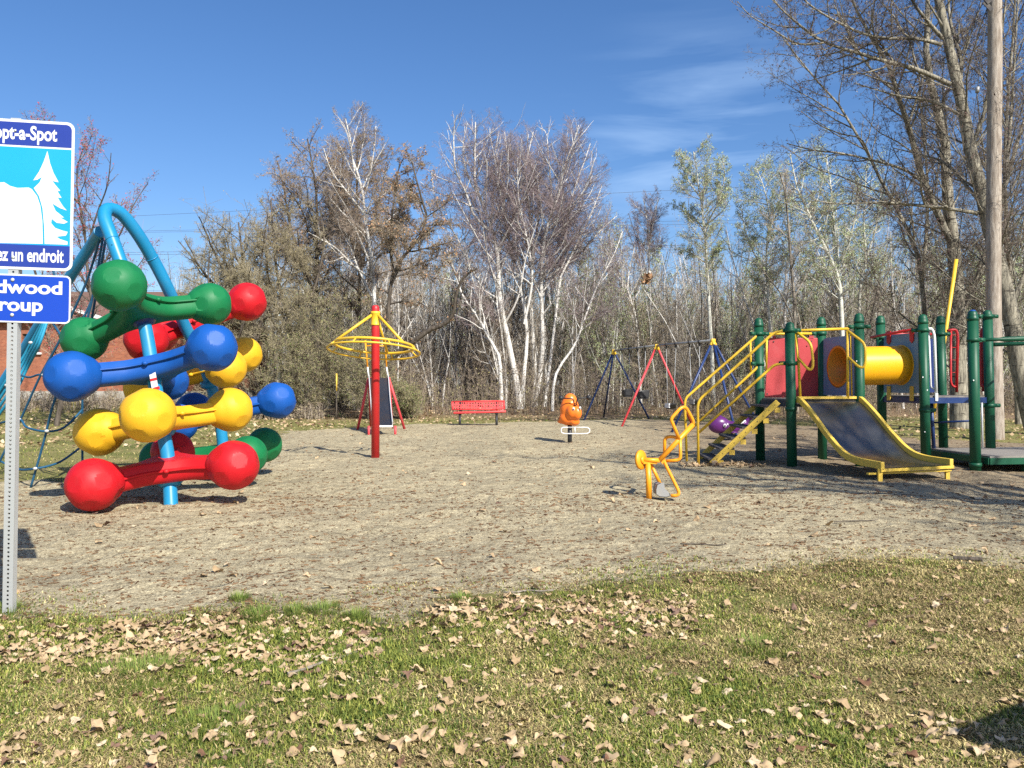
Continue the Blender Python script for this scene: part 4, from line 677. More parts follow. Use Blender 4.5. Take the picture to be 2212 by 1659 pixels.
# far woods and undergrowth that read as one mass
def thicket(name, n, ylo, yhi, hlo, hhi, r, pxlo, pxhi, mats_, label, seed, ntw=12, leaf=None, rtw=.006):
    rr = np.random.default_rng(seed); Y = rr.uniform(ylo, yhi, n); x = (rr.uniform(pxlo, pxhi, n) - CX) / F * Y; H = rr.uniform(hlo, hhi, n); st = []
    K = 5; Pp = np.zeros((n, K, 3)); Pp[:, 0] = np.stack([x, Y, hgt(x, Y) - .05], -1); d = np.stack([rr.normal(0, .14, n), rr.normal(0, .14, n), np.ones(n)], -1)
    for i in range(1, K): d[:, :2] += rr.normal(0, .09, (n, 2)); Pp[:, i] = Pp[:, i - 1] + d * (H / (K - 1))[:, None]
    R_ = (r * (.5 + rr.random(n)))[:, None] * np.linspace(1, .35, K)[None]; parts = [tubes(Pp, R_, 4)]; mi = rr.integers(0, len(mats_), n); fm = [np.repeat(mi, 4 * (K - 1))]
    m = n * ntw; pi = np.repeat(np.arange(n), ntw); t = (.12 + .86 * rr.random(m)) * (K - 1.001); j = t.astype(int); w = (t - j)[:, None]; s0 = Pp[pi, j] * (1 - w) + Pp[pi, j + 1] * w
    a = rr.random(m) * 6.283; dd = np.stack([np.cos(a), np.sin(a), rr.uniform(.1, 1.6, m)], -1); dd /= np.linalg.norm(dd, axis=1, keepdims=True); ln = H[pi] * rr.uniform(.08, .24, m); TP = np.zeros((m, 4, 3)); TP[:, 0] = s0
    for i in range(1, 4): dd = dd + rr.normal(0, .22, (m, 3)); TP[:, i] = TP[:, i - 1] + dd / np.linalg.norm(dd, axis=1, keepdims=True) * (ln / 3)[:, None]
    parts.append(tubes(TP, np.repeat(rtw * (.6 + .8 * rr.random(m))[:, None], 4, 1) * np.array([1, .8, .6, .4]), 3)); fm.append(np.full(m * 9, len(mats_)))
    m2 = m * 2; pi2 = rr.integers(0, m, m2); jj = rr.integers(1, 4, m2); s1 = TP[pi2, jj]; dd = rr.normal(0, 1, (m2, 3)); dd[:, 2] = np.abs(dd[:, 2]) * .8; dd /= np.linalg.norm(dd, axis=1, keepdims=True); l2 = (ln[pi2] * .45)[:, None]
    T2 = np.stack([s1, s1 + dd * l2 * .5 + rr.normal(0, .02, (m2, 3)), s1 + dd * l2], 1); parts.append(tubes(T2, np.repeat(rtw * .7 * np.ones((m2, 1)), 3, 1), 3)); fm.append(np.full(m2 * 6, len(mats_)))
    Vs, Qs, o = [], [], 0
    for V, Q in parts: Vs.append(V); Qs.append(Q + o); o += len(V)
    ml = list(mats_) + [M['twig_brown']]
    if leaf:
        V, Q = leafs(rr, (T2, None, 0), leaf[0], leaf[1]); Vs.append(V); Qs.append(Q + o); fm.append(np.full(len(Q), len(ml))); ml.append(leaf[2])
    return tag(np_obj(name, np_mesh(name, np.concatenate(Vs), np.concatenate(Qs), ml, False, np.concatenate(fm))), label, kind='stuff')
thicket('distant_woods', 900, 62, 105, 6.5, 15, .05, 380, 2500, [M['birch'], M['grey_bark'], M['dark_bark']], 'dense grey brown woods far behind the playground', 201, ntw=14, leaf=(16000, .06, M['bud_tan']), rtw=.011)
thicket('saplings', 560, 42, 62, 3.5, 7.8, .034, 860, 2450, [M['birch'], M['grey_bark'], M['twig_grey'], M['dark_bark']], 'crowd of thin stems filling the edge of the woods', 202, ntw=12, leaf=(9000, .045, M['leaf_olive']), rtw=.0065)
thicket('undergrowth', 2600, 38, 47, .5, 2.4, .010, 820, 2450, [M['twig_brown'], M['dark_bark'], M['twig_olive']], 'low tangled undergrowth along the edge of the woods', 203, ntw=7, leaf=(16000, .04, M['leaf_olive']), rtw=.006)
thicket('undergrowth', 1300, 33.5, 36.0, .22, .72, .010, -150, 700, [M['twig_grey'], M['twig_brown'], M['twig_olive']], 'brambles and dry brush below the brick house', 204, ntw=9, leaf=(6000, .04, M['bud_tan']), rtw=.006)
# ------------------------------------------------------------------ ball climber
def sdf_star(x, y, dirs, L_, wdt, k=.30):
    ds = []
    for dx, dy in dirs:
        t = min(max(x * dx + y * dy, 0), L_); ds.append(math.hypot(x - t * dx, y - t * dy) - wdt)
    r = ds[0]
    for d in ds[1:]:
        h = max(k - abs(r - d), 0) / k; r = min(r, d) - h * h * k * .25
    return r
ICO = []
_g = (1 + 5 ** .5) / 2
for a, b in ((1, _g), (1, -_g), (-1, _g), (-1, -_g)): ICO += [Vector((0, a, b)).normalized(), Vector((a, b, 0)).normalized(), Vector((b, 0, a)).normalized()]
def faceted_ball(mb, c, r, neck, Mr, n=72):
    h = n // 2; vs = []; dirs = [Mr @ d for d in ICO]; dirs = [d for d in dirs if d.dot(neck) < .72]; ca = math.cos(math.radians(18.5))
    ax = neck; ref = Vector((0, 0, 1)) if abs(ax.z) < .8 else Vector((1, 0, 0)); u = ax.cross(ref).normalized(); v = ax.cross(u)
    for i in range(h + 1):
        th = math.pi * i / h
        for j in range(n):
            a = 2 * math.pi * j / n; d = ax * math.cos(th) + (u * math.cos(a) + v * math.sin(a)) * math.sin(th); q = 1.0
            dn = d.dot(neck)
            if dn > .62: q *= 1 + .55 * (dn - .62) ** 1.3
            for f in dirs:
                dd = d.dot(f)
                if dd > ca: q = min(q, ca / dd)
            vs.append(Vector(c) + d * r * q)
    fs = [(i * n + j, (i + 1) * n + j, (i + 1) * n + (j + 1) % n, i * n + (j + 1) % n) for i in range(h) for j in range(n)]
    mb.add(vs, fs, 0, True)
climber = root('ball_climber', (-3.9, 11, 0), 'climbing frame of green, blue, yellow and red balls on a bent blue tube', 'climbing frame')
arch = [(370, 1108, 9.80), (364, 1000, 9.96), (354, 940, 10.0), (338, 850, 10.08), (312, 700, 10.2), (290, 640, 10.22), (262, 570, 10.25), (240, 510, 10.3), (226, 470, 10.38), (234, 452, 10.5), (262, 462, 10.65), (297, 505, 10.85), (333, 565, 11.1), (362, 622, 11.3), (400, 705, 11.7), (430, 765, 11.95), (458, 840, 12.15), (478, 930, 12.25), (488, 1060, 12.3)]
ap = smooth_path([P(*a) for a in arch], 7)
mb = MB().tube(ap, .079, 28)
for fr in (.385, .66):
    i = int(fr * len(ap)); d = (ap[i + 1] - ap[i]).normalized(); mb.tube([ap[i] - d * .006, ap[i] + d * .006], .083, 28)
    i2 = i - 2 if fr < .5 else i - 2; mb.ball(ap[i2] + Vector((0, -.079, .02)), .010, 8)
mb.build('arch_tube', M['tube_blue'], climber)
STARS = [('green', 'front', (-4.397, 10.1, 2.266), [(-3.753, 10.64, 2.392), (-5.186, 10.387, 1.942), (-4.251, 9.273, 2.465)], (.262, .27, .283)),
    ('blue', 'front', (-4.412, 10.5, 1.587), [(-4.569, 11.386, 1.44), (-5.102, 9.921, 1.488), (-3.567, 10.192, 1.832)], (.26, .296, .29)),
    ('yellow', 'front', (-4.002, 9.75, 1.002), [(-3.398, 10.334, 1.09), (-4.81, 9.982, .842), (-3.799, 8.935, 1.074)], (.265, .28, .284)),
    ('red', 'front', (-3.997, 9.95, .438), [(-4.257, 10.749, .537), (-4.559, 9.326, .304), (-3.175, 9.775, .473)], (.265, .288, .283)),
    ('red', 'back', (-4.637, 12.15, 2.284), [(-3.829, 12.382, 2.588), (-5.241, 12.734, 2.15), (-4.84, 11.335, 1.979)], (.277, .275, .284)),
    ('yellow', 'back', (-4.42, 12.35, 1.604), [(-4.105, 13.129, 1.851), (-5.252, 12.233, 1.344), (-3.903, 11.688, 1.618)], (.272, .28, .277)),
    ('blue', 'back', (-4.254, 12.35, 1.005), [(-3.432, 12.525, 1.16), (-4.816, 12.974, .99), (-4.514, 11.551, .866)], (.27, .28, .268)),
    ('green', 'back', (-4.147, 12.35, .41), [(-3.592, 11.641, .434), (-3.809, 13.184, .463), (-5.038, 12.225, .333)], (.262, .268, .268))]
for si, (cn, leg, hub, balls, rs_) in enumerate(STARS):
    B = [Vector(b) for b in balls]; hub = Vector(hub); cen = (B[0] + B[1] + B[2]) / 3; nrm = (B[1] - B[0]).cross(B[2] - B[0]).normalized(); nrm = nrm if nrm.z > 0 else -nrm
    kf = {'green_front': 1.01, 'blue_front': .967, 'yellow_front': 1.022, 'red_front': 1.0}.get(cn + '_' + leg, 1.0); eye = Vector((0, 0, EYE)); B = [eye + (b - eye) * kf for b in B]; cen = eye + (cen - eye) * kf; rs_ = [q * kf for q in rs_]
    hub = cen; ux = (B[0] - hub); ux = (ux - nrm * ux.dot(nrm)).normalized(); uy = nrm.cross(ux); Lr = [(b - hub).length for b in B]; dirs = [((b - hub).dot(ux) / l, (b - hub).dot(uy) / l) for b, l in zip(B, Lr)]; Lm = max(Lr)
    n = 144; prof = [(-.150, .035), (-.142, .075), (-.115, .105), (-.075, .122), (-.03, .126), (-.002, .124), (0, .150), (.006, .158), (.020, .158), (.026, .150), (.030, .128), (.095, .102), (.108, .092), (.112, .070)]
    mb = MB(); vs = []
    for z, wd in prof:
        for j in range(n):
            a = 2 * math.pi * j / n; ca, sa = math.cos(a), math.sin(a); lo, hi = 0.0, 1.3
            for _ in range(16):
                m_ = (lo + hi) / 2
                if sdf_star(m_ * ca, m_ * sa, dirs, Lm - .12, wd) < 0: lo = m_
                else: hi = m_
            z2 = z + .05 * max(0, .25 - lo) * (1 if z > .02 else -1 if z < -.05 else 0)
            vs.append(hub + ux * (lo * ca) + uy * (lo * sa) + nrm * z2)
    k = len(prof); fs = [(i * n + j, i * n + (j + 1) % n, (i + 1) * n + (j + 1) % n, (i + 1) * n + j) for i in range(k - 1) for j in range(n)]
    fs += [tuple(reversed(range(n))), tuple(range((k - 1) * n, k * n))]; mb.add(vs, fs, 0, True)
    for q in range(3):
        d1 = Vector(dirs[q]); d2 = Vector(dirs[(q + 1) % 3]); dm = (d1 + d2).normalized(); lo, hi = 0, 1.
        for _ in range(14):
            m_ = (lo + hi) / 2
            if sdf_star(m_ * dm.x, m_ * dm.y, dirs, Lm - .12, .158) < 0: lo = m_
            else: hi = m_
        c = hub + ux * dm.x * lo + uy * dm.y * lo + nrm * .012; mb.ball(c, .034, 14, sc=(1, 1, .8))
    arm = mb.build('three_arm_grip', M['p_' + cn], climber, label=f'{cn} three-armed grip on the {leg} leg')
    e = arm.modifiers.new('e', 'EDGE_SPLIT'); e.split_angle = math.radians(38)
    pc_ = min(ap, key=lambda p: (p - hub).length); i_ = ap.index(pc_); dd_ = (ap[min(i_ + 1, len(ap) - 1)] - ap[max(i_ - 1, 0)]).normalized(); dd_ = dd_ if dd_.z < 0 else -dd_
    MB().lathe([(.085, .10), (.135, .11), (.14, .16), (.105, .20), (.085, .205)], pc_, dd_, 24).build('hub_clamp', M['navy_paint' if si % 4 == 0 else 'tube_blue'], arm)
    for q, b in enumerate(B):
        mb = MB(); nk = (hub - b).normalized(); rr = random.Random(si * 3 + q)
        dv = (Vector((0, 0, EYE)) - b).normalized()      # turn one flat of the moulding roughly outwards
        M0 = Vector((0, _g, 1)).normalized().rotation_difference(ICO[0]).to_matrix(); tgt = (-nk * .55 + Vector((0, -.75, .25)) + Vector((rr.uniform(-.1, .1), 0, rr.uniform(-.1, .1)))).normalized()
        Mr = ICO[0].rotation_difference(tgt).to_matrix(); mb_r = rs_[q]
        faceted_ball(mb, b, mb_r, nk, Mr); o = mb.build('ball', M['p_' + cn], arm); e = o.modifiers.new('e', 'EDGE_SPLIT'); e.split_angle = math.radians(9)
mb = MB(); q = P(330, 828, 9.98); d = (ap[20] - ap[24]).normalized(); mb.beam(P(337, 850, 9.895), P(328, 800, 9.91), .075, .004, up=(0, -1, 0)); mb.build('warning_label', M['s_white'], climber)
mb = MB(); mb.beam(P(338.5, 842, 9.888), P(337, 836, 9.890), .076, .005, up=(0, -1, 0)); mb.beam(P(332, 822, 9.898), P(331, 817, 9.90), .076, .005, up=(0, -1, 0)); mb.build('warning_label', M['red_paint'], climber, label='red stripes of the warning sticker')

# ------------------------------------------------------------------ rope net climber
net = root('rope_net_climber', (-6.3, 11.8, 0), 'blue rope climbing net hung from a slanting blue tube beside the ball climber', 'climbing net')
tp = smooth_path([P(216, 500, 10.6), P(200, 525, 10.9), P(152, 597, 11.3), P(95, 685, 11.9), P(30, 790, 12.5), P(-60, 930, 13.0), P(-110, 1030, 13.2)], 6); MB().tube(tp, .07, 20).build('slanting_tube', M['tube_blue'], net)
ropes = [[(218, 508, 10.7), (190, 600, 11.0), (160, 669, 11.2), (123, 747, 11.4), (88, 810, 11.6), (44, 907, 11.9), (5, 985, 12.1), (-30, 1058, 12.3)], [(222, 515, 10.7), (196, 660, 11.0), (160, 770, 11.2), (120, 858, 11.3), (93, 960, 11.5), (66, 1054, 11.6)], [(228, 520, 10.7), (200, 680, 11.2), (182, 800, 11.8), (178, 863, 12.0), (178, 998, 12.3), (178, 1042, 12.3)]]
cross = [[(0, 914, 12.3), (42, 906, 11.9), (58, 923, 11.7), (100, 932, 11.43), (139, 923, 11.7), (178, 885, 12.0)], [(-10, 990, 12.2), (37, 1013, 11.95), (78, 1012, 11.52), (129, 998, 11.8), (177, 964, 12.2)], [(20, 800, 12.3), (60, 815, 11.9), (90, 810, 11.6), (130, 838, 11.3), (178, 800, 11.85)], [(110, 560, 11.3), (140, 690, 11.4), (170, 700, 11.1), (198, 650, 11.0)], [(110, 690, 11.9), (135, 728, 11.4), (165, 742, 11.2), (190, 725, 11.5)]]
for r_ in ropes: MB().tube(smooth_path([P(*a) for a in r_], 5), .016, 8).build('net_rope', M['rope'], net)
for r_ in cross: MB().tube(smooth_path([P(*a) for a in r_], 5), .015, 8).build('net_rope', M['rope'], net)
for k in range(4):
    r_ = [(95 + k * 3, 690 - k, 11.8), (70 + 5 * k, 735 + k * 3, 12.0 - .1 * k), (48 + k * 4, 775 + 6 * k, 12.1), (20 + 4 * k, 812 + 12 * k, 12.1), (-20, 880 + 14 * k, 12.3), (-50, 960 + 10 * k, 12.4)]
    MB().tube(smooth_path([P(*a) for a in r_], 5), .020, 8).build('net_rope', M['rope_light'], net, label='light turquoise rope')
for a in ((94, 810, 11.58), (42, 906, 11.88), (101, 931, 11.40), (37, 1013, 11.93), (76, 1012, 11.50), (98, 692, 11.8), (18, 806, 12.1), (66, 740, 11.95), (14, 832, 12.1)):
    MB().ball(P(*a), .024, 10, sc=(1.3, 1, .9)).build('rope_clamp', M['galv'], net)

# ------------------------------------------------------------------ signs
sg = root('signpost', (-3.075, 5.23, 0), 'grey punched steel post carrying two blue and white signs', 'sign')
YAW = math.radians(9); sx = Vector((math.cos(YAW), math.sin(YAW), 0)); b0 = P(19.5, 1340, 5.23); b1 = P(38.3, 258, 5.23); up = (b1 - b0).normalized(); sx = (sx - up * sx.dot(up)).normalized(); sn = sx.cross(up)   # sn points away from camera? fixed below
if sn.y > 0: sn = -sn
sg.location = b0 + Vector((0, 0, -.05)); RM = Matrix((sx, -sn, up)).transposed(); sg.rotation_euler = RM.to_euler()
ln = (b1 - b0).length + .05
def sgo(mb, name, m, label=None, parent=None, bevel=0):
    o = mb.build(name, m, None, bevel=bevel, label=label); o.parent = parent or sg; return o
pw = .058; th = .004
mb = MB(); mb.box((0, -pw / 2 + th / 2, ln / 2), (pw, th, ln)); sgo(mb, 'punched_face', M['punched'])
mb = MB(); mb.box((-pw / 2 + th / 2, .002, ln / 2), (th, pw - th, ln)); mb.box((pw / 2 - th / 2, .002, ln / 2), (th, pw - th, ln)); mb.box((0, pw / 2 + .002, ln / 2), (pw - .009, .003, ln)); sgo(mb, 'steel_channel', M['galv'])
def rrect(x0, x1, z0, z1, r, y, n=7):
    pts = []
    for cx_, cz_, a0 in ((x1 - r, z1 - r, 0), (x0 + r, z1 - r, 90), (x0 + r, z0 + r, 180), (x1 - r, z0 + r, 270)):
        for i in range(n + 1): a = math.radians(a0 + 90 * i / n); pts.append((cx_ + r * math.cos(a), y, cz_ + r * math.sin(a)))
    return pts
zT = (P(160, 262, 5.23) - b0).z + .05 + .003; zB = (P(157, 583, 5.23) - b0).z + .05; Hs = zT - zB; yf = -pw / 2 - .001; HW = .337
mb = MB().prism(rrect(-HW, HW, zB, zT, .045, yf), (0, -.003, 0)); plate = sgo(mb, 'upper_sign_plate', M['s_white'])
y1 = yf - .0035; bw = .016
def zz(v): return zT - v * Hs
mb = MB(); r_ = .034
def half_round(x0, x1, z0, z1, r, y, top):
    pts = rrect(x0, x1, z0, z1, r, y)
    k = len(pts) // 2
    if top: return pts[:k] + [(x0, y, z0), (x1, y, z0)]
    return [(x0, y, z1)] + pts[k:] + [(x1, y, z1)]
mb.prism(half_round(-HW + bw, HW - bw, zz(.172), zT - bw, r_, y1, True), (0, .001, 0)); sgo(mb, 'navy_band', M['s_navy'], parent=plate); mb = MB(); mb.prism(half_round(-HW + bw, HW - bw, zB + bw, zz(.832), r_, y1, False), (0, .001, 0)); sgo(mb, 'navy_band', M['s_navy'], parent=plate)
mb = MB(); mb.prism([(-HW + bw, y1, zz(.184)), (HW - bw, y1, zz(.184)), (HW - bw, y1, zz(.832)), (-HW + bw, y1, zz(.832))], (0, .001, 0)); sgo(mb, 'sky_field', M['s_sky'], parent=plate)
def uv(x, y): t = 97 + .0647 * x; b = 1200 + .045 * x; return ((x - 140) * 8.15e-4, zz((y - t) / (b - t)))
tree_px = [(365, 340), (385, 430), (410, 500), (447, 570), (410, 562), (395, 548), (425, 590), (460, 632), (440, 636), (470, 685), (442, 681), (455, 705), (480, 745), (508, 778), (460, 760), (405, 725), (430, 780), (490, 830), (460, 828), (517, 862), (490, 875), (440, 868), (403, 838), (400, 870), (428, 905), (480, 925), (517, 935), (505, 962), (438, 970), (465, 988), (517, 1006), (517, 1029), (357, 1022), (352, 900), (338, 760), (312, 670), (275, 612), (315, 570), (330, 530), (300, 550), (270, 555), (310, 490), (340, 420)]
mb = MB(); mb.prism([(uv(a, b)[0], y1 - .0012, uv(a, b)[1]) for a, b in tree_px], (0, .001, 0))
hill = [(-260, 1005), (-260, 700), (-200, 640), (-120, 610), (-40, 600), (0, 585), (40, 570), (70, 568), (110, 595), (160, 610), (240, 608), (262, 620), (298, 670), (322, 740), (338, 850), (345, 1021)]
mb.prism([(uv(a, b)[0], y1 - .0012, uv(a, b)[1]) for a, b in reversed(hill)], (0, .001, 0)); sgo(mb, 'hill_and_tree_emblem', M['s_white'], parent=plate)
def text(s, xr, zb, capw, hgt_, off, par, y, xs=1.0, left=None):
    """right-aligned lettering: right end at xr, baseline zb, capital height hgt_, total width capw if given"""
    cu = bpy.data.curves.new('t', 'FONT'); cu.body = s; cu.size = 1; cu.offset = off; cu.resolution_u = 6; to = bpy.data.objects.new('t', cu); COL.objects.link(to); bpy.context.view_layer.update()
    me = bpy.data.meshes.new_from_object(to.evaluated_get(bpy.context.evaluated_depsgraph_get())); bpy.data.objects.remove(to); bpy.data.curves.remove(cu)
    co = np.zeros(len(me.vertices) * 3); me.vertices.foreach_get('co', co); co = co.reshape(-1, 3); sc_ = hgt_ / .73; x0, x1 = co[:, 0].min(), co[:, 0].max(); sxx = capw / (x1 - x0) if capw else sc_ * xs
    n = np.stack([xr - (x1 - co[:, 0]) * sxx, np.full(len(co), y), zb + co[:, 1] * sc_], -1); me.vertices.foreach_set('co', n.ravel()); me.materials.clear(); me.materials.append(M['s_white']); me.update()
    o = bpy.data.objects.new('lettering', me); COL.objects.link(o); o.parent = par; return o
text('Adopt-a-Spot', uv(432, 0)[0], uv(432, 268)[1], None, .086, .026, plate, y1 - .0014, .70)
text('Adoptez un endroit', uv(492, 0)[0], uv(492, 1160)[1], None, .083, .026, plate, y1 - .0014, .61)
zl1 = (P(155, 594, 5.23) - b0).z + .05 + .002; zl0 = (P(153, 697, 5.23) - b0).z + .05
mb = MB().prism(rrect(-HW, HW - .007, zl0, zl1, .030, yf), (0, -.003, 0)); plate2 = sgo(mb, 'lower_sign_plate', M['s_white'])
mb = MB().prism(rrect(-HW + .009, HW - .016, zl0 + .009, zl1 - .009, .022, y1), (0, .001, 0)); sgo(mb, 'blue_field', M['s_blue'], parent=plate2)
Hl = zl1 - zl0
text('dwood', .282, zl1 - Hl * .388, .378, .080, .030, plate2, y1 - .0014); text('Group', .172, zl1 - Hl * .755, .345, .080, .030, plate2, y1 - .0014)
for z_, r1 in ((uv(158, 190)[1], .008), (uv(127, 1117)[1], .010), (zl1 - .035, .011), (zl0 + .045, .011)): mb = MB(); mb.lathe([(r1, 0), (r1, .003), (r1 * .6, .006), (0, .007)], (0, y1 - .001, z_), (0, -1, 0), 14); sgo(mb, 'bolt', M['galv'])

# ------------------------------------------------------------------ spinner
Yp = 16.04; bx = P(811, 991, Yp).x
sp = root('spinner', (bx, Yp, 0), 'tall red post with a tilted yellow hanging ring', 'spinner')
zt = P(811, 659, Yp).z
MB().lathe([(.077, -.2), (.077, zt - .09), (.074, zt - .06), (.066, zt - .025), (.045, zt - .006), (0, zt)], (bx, Yp, 0), n=28).build('post', M['red_paint'], sp)
zc0, zc1 = P(0, 703, Yp).z, P(0, 673, Yp).z
MB().lathe([(.079, zc0), (.088, zc0), (.088, zc0 + .02), (.082, zc0 + .03), (.082, zc1 - .05), (.090, zc1 - .04), (.090, zc1), (.079, zc1)], (bx, Yp, 0), n=28).build('collar', M['yellow_paint'], sp)
c0 = Vector((bx - .03, Yp, (2.147 + 1.889) / 2)); nz_ = Vector((.04, .15, 1)).normalized(); nx_ = Vector((1, 0, -.04)).normalized(); ny_ = nz_.cross(nx_)
def ring(c, R_, r_, n=56): return [c + nx_ * R_ * math.cos(2 * math.pi * i / n) + ny_ * R_ * math.sin(2 * math.pi * i / n) for i in range(n)]
c1 = c0 + nz_ * .10; MB().tube(ring(c0, .86, .02), .019, 10, closed=True).build('lower_ring', M['yellow_paint'], sp); MB().tube(ring(c1, .745, .02), .025, 12, closed=True).build('upper_ring', M['yellow_paint'], sp)
for i in range(8):
    a = 2 * math.pi * (i + .5) / 8 + .1; e = nx_ * math.cos(a) + ny_ * math.sin(a); MB().tube([c1 + e * .745, c0 + e * .86], .014, 8).build('strut', M['yellow_paint'], sp)
for px_, py_, Y_ in ((724, 738, 15.7), (852, 738, 15.75), (835, 770, 16.72)):
    a = P(px_, py_, Y_) - c1; a = a - nz_ * a.dot(nz_); a = c1 + a.normalized() * .745; MB().tube([Vector((bx, Yp, zc1 - .06)) + (a - Vector((bx, Yp, a.z))).normalized() * .06, a], .026, 12).build('arm', M['yellow_paint'], sp)

# ------------------------------------------------------------------ straight slide behind the spinner
ss = root('straight_slide', (P(815, 920, 25).x, 25, 0), 'straight steel slide with red A frame legs and yellow ladder rails', 'slide')
T0, T1, B0, B1 = P(798, 816, 26.0), P(838, 816, 26.0), P(806, 919, 23.7), P(847, 919, 23.7); B0.z = B1.z = P(0, 919, 23.7).z
nb = 10; pl = [T0.lerp(B0, i / nb) - Vector((0, 0, .10 * math.sin(math.pi * i / nb))) for i in range(nb + 1)]; pr = [T1.lerp(B1, i / nb) - Vector((0, 0, .10 * math.sin(math.pi * i / nb))) for i in range(nb + 1)]
mb = MB(); up_ = Vector((0, .3, .05)).normalized() * .02
mb.add(pl + pr + [p - Vector((0, 0, .02)) for p in pl + pr], [(i, i + 1, nb + 2 + i, nb + 1 + i) for i in range(nb)] + [(2 * (nb + 1) + i, 3 * (nb + 1) + i, 3 * (nb + 1) + i + 1, 2 * (nb + 1) + i + 1) for i in range(nb)], 0, True); mb.build('slide_bed', M['steel'], ss)
for pts, s_ in ((pl, -1), (pr, 1)):
    mb = MB()
    for i in range(nb): a, b = pts[i], pts[i + 1]; mb.beam(a + Vector((s_ * .012, 0, .04)), b + Vector((s_ * .012, 0, .04)), .025, .13)
    mb.build('side_rail', M['galv'], ss)
MB().beam(B0 + Vector((-.02, -.01, -.02)), B1 + Vector((.02, -.01, -.02)), .03, .045, up=(0, 0, 1)).build('front_lip', M['white_paint'], ss)
for px0, pym in ((804, 936), (848, 941)): a = G(px0, pym); MB().tube([Vector((a.x, 23.75, -.1)), Vector((a.x, 23.75, .24))], .035, 10).build('leg', M['swing_red'], ss)
for (tx_, ty_, bx_, by_) in ((796, 818, 771, 928), (840, 818, 876, 927), (798, 830, 801, 921)):
    MB().tube([P(tx_, ty_, 26.1), G(bx_, by_) - Vector((0, 0, .1))], .04, 12).build('leg', M['swing_red'], ss)
for a in (((790, 728), (789, 735), (794, 793), (797, 818)), ((833, 728), (832, 735), (835, 793), (839, 818))):
    MB().tube([P(x_, y_, 26.3) for x_, y_ in a[1:3]], .026, 10).build('hand_rail', M['orange_paint'], ss); MB().tube([P(x_, y_, 26.25) for x_, y_ in a[2:]], .024, 10).build('hand_rail', M['white_paint'], ss, label='white lower hand rail')
MB().tube([P(789, 747, 26.3), P(832, 747, 26.3)], .022, 10).build('rung', M['orange_paint'], ss)
for k in range(6): z_ = .25 + .26 * k; MB().tube([Vector((T0.x, 26.95 - .12 * k, z_)), Vector((T1.x, 26.95 - .12 * k, z_))], .02, 8).build('rung', M['swing_red'], ss)
for x_ in (T0.x, T1.x): MB().tube([Vector((x_, 27.1, -.1)), Vector((x_, 26.3, 1.6))], .025, 8).build('ladder_side', M['swing_red'], ss)

# ------------------------------------------------------------------ bench
Yb = 29.3; be = root('park_bench', (P(1034, 900, Yb).x, Yb, 0), 'red perforated metal bench on black legs before the birches', 'bench')
def bp_(px, py, Y=Yb): return P(px, py, Y)
mb = MB(); a, b, c, d = bp_(976.3, 867.5, Yb + .25), bp_(1089, 866, Yb + .25), bp_(1090, 883, Yb + .18), bp_(977, 885, Yb + .18); mb.prism([a, b, c, d], (0, .012, 0)); mb.build('backrest', M['bench_perf'], be)
mb = MB()
for p, q in ((a, b), (b, c), (c, d), (d, a)): mb.tube([p, q], .022, 8)
mb.build('backrest_frame', M['bench_red'], be)
mb = MB(); a, b = bp_(979.8, 892, Yb - .2), bp_(1093, 888.8, Yb - .2); mb.prism([a, b, b + Vector((0, .42, 0)), a + Vector((0, .42, 0))], (0, 0, -.03)); mb.tube([a, b], .04, 10); mb.build('seat', M['bench_red'], be, bevel=.006)
for px_ in (994, 1073):
    x_ = bp_(px_, 0).x; mb = MB(); mb.tube([Vector((x_, Yb - .1, -.1)), Vector((x_, Yb - .05, .38)), Vector((x_, Yb + .22, .46)), Vector((x_, Yb + .28, .82))], .04, 10); mb.tube([Vector((x_, Yb - .22, -.1)), Vector((x_, Yb - .12, .40))], .045, 10); mb.tube([Vector((x_, Yb - .2, .40)), Vector((x_, Yb + .2, .42))], .035, 8); mb.build('leg', M['black'], be)

# ------------------------------------------------------------------ spring riders
def z6(x, y): return (1179.5 + .248 * x, 685.8 + .248 * y)
Ys = 20.5; sn_ = root('spring_rider', (P(1229, 956, Ys).x, Ys, 0), 'orange snail shaped rider with round eyes and black handlebar', 'spring rider')
def q6(x, y, Y=Ys): return P(*z6(x, y), Y)
def voxel(mb, name, m, par, vs=.018, sm=22):
    o = mb.build(name, m, par); r = o.modifiers.new('r', 'REMESH'); r.mode = 'VOXEL'; r.voxel_size = vs; r.use_smooth_shade = True; s = o.modifiers.new('s', 'SMOOTH'); s.iterations = sm; s.factor = .5; return o
mb = MB(); mb.ball(q6(205, 800, Ys + .06), 1, 28, sc=(.235, .20, .33)); mb.ball(q6(210, 725, Ys + .06), 1, 24, sc=(.165, .16, .185)); mb.ball(q6(202, 875, Ys + .05), 1, 24, sc=(.25, .18, .19)); mb.ball(q6(140, 905, Ys + .1), 1, 16, sc=(.13, .11, .06)); mb.ball(q6(245, 910, Ys - .02), 1, 16, sc=(.14, .16, .10)); mb.ball(q6(228, 820, Ys - .10), 1, 20, sc=(.15, .16, .19)); mb.ball(q6(269, 832, Ys - .15), 1, 22, sc=(.122, .125, .168)); voxel(mb, 'body', M['snail'], sn_)
for x_, y_ in ((240, 796), (296, 790)):
    e = q6(x_, y_, Ys - .262); MB().ball(e, .036, 14, sc=(.75, .5, 1.1)).build('eye', M['eye_white'], sn_); MB().ball(e + Vector((0, -.015, -.006)), .017, 10, sc=(.8, .5, 1.3)).build('pupil', M['black'], sn_)
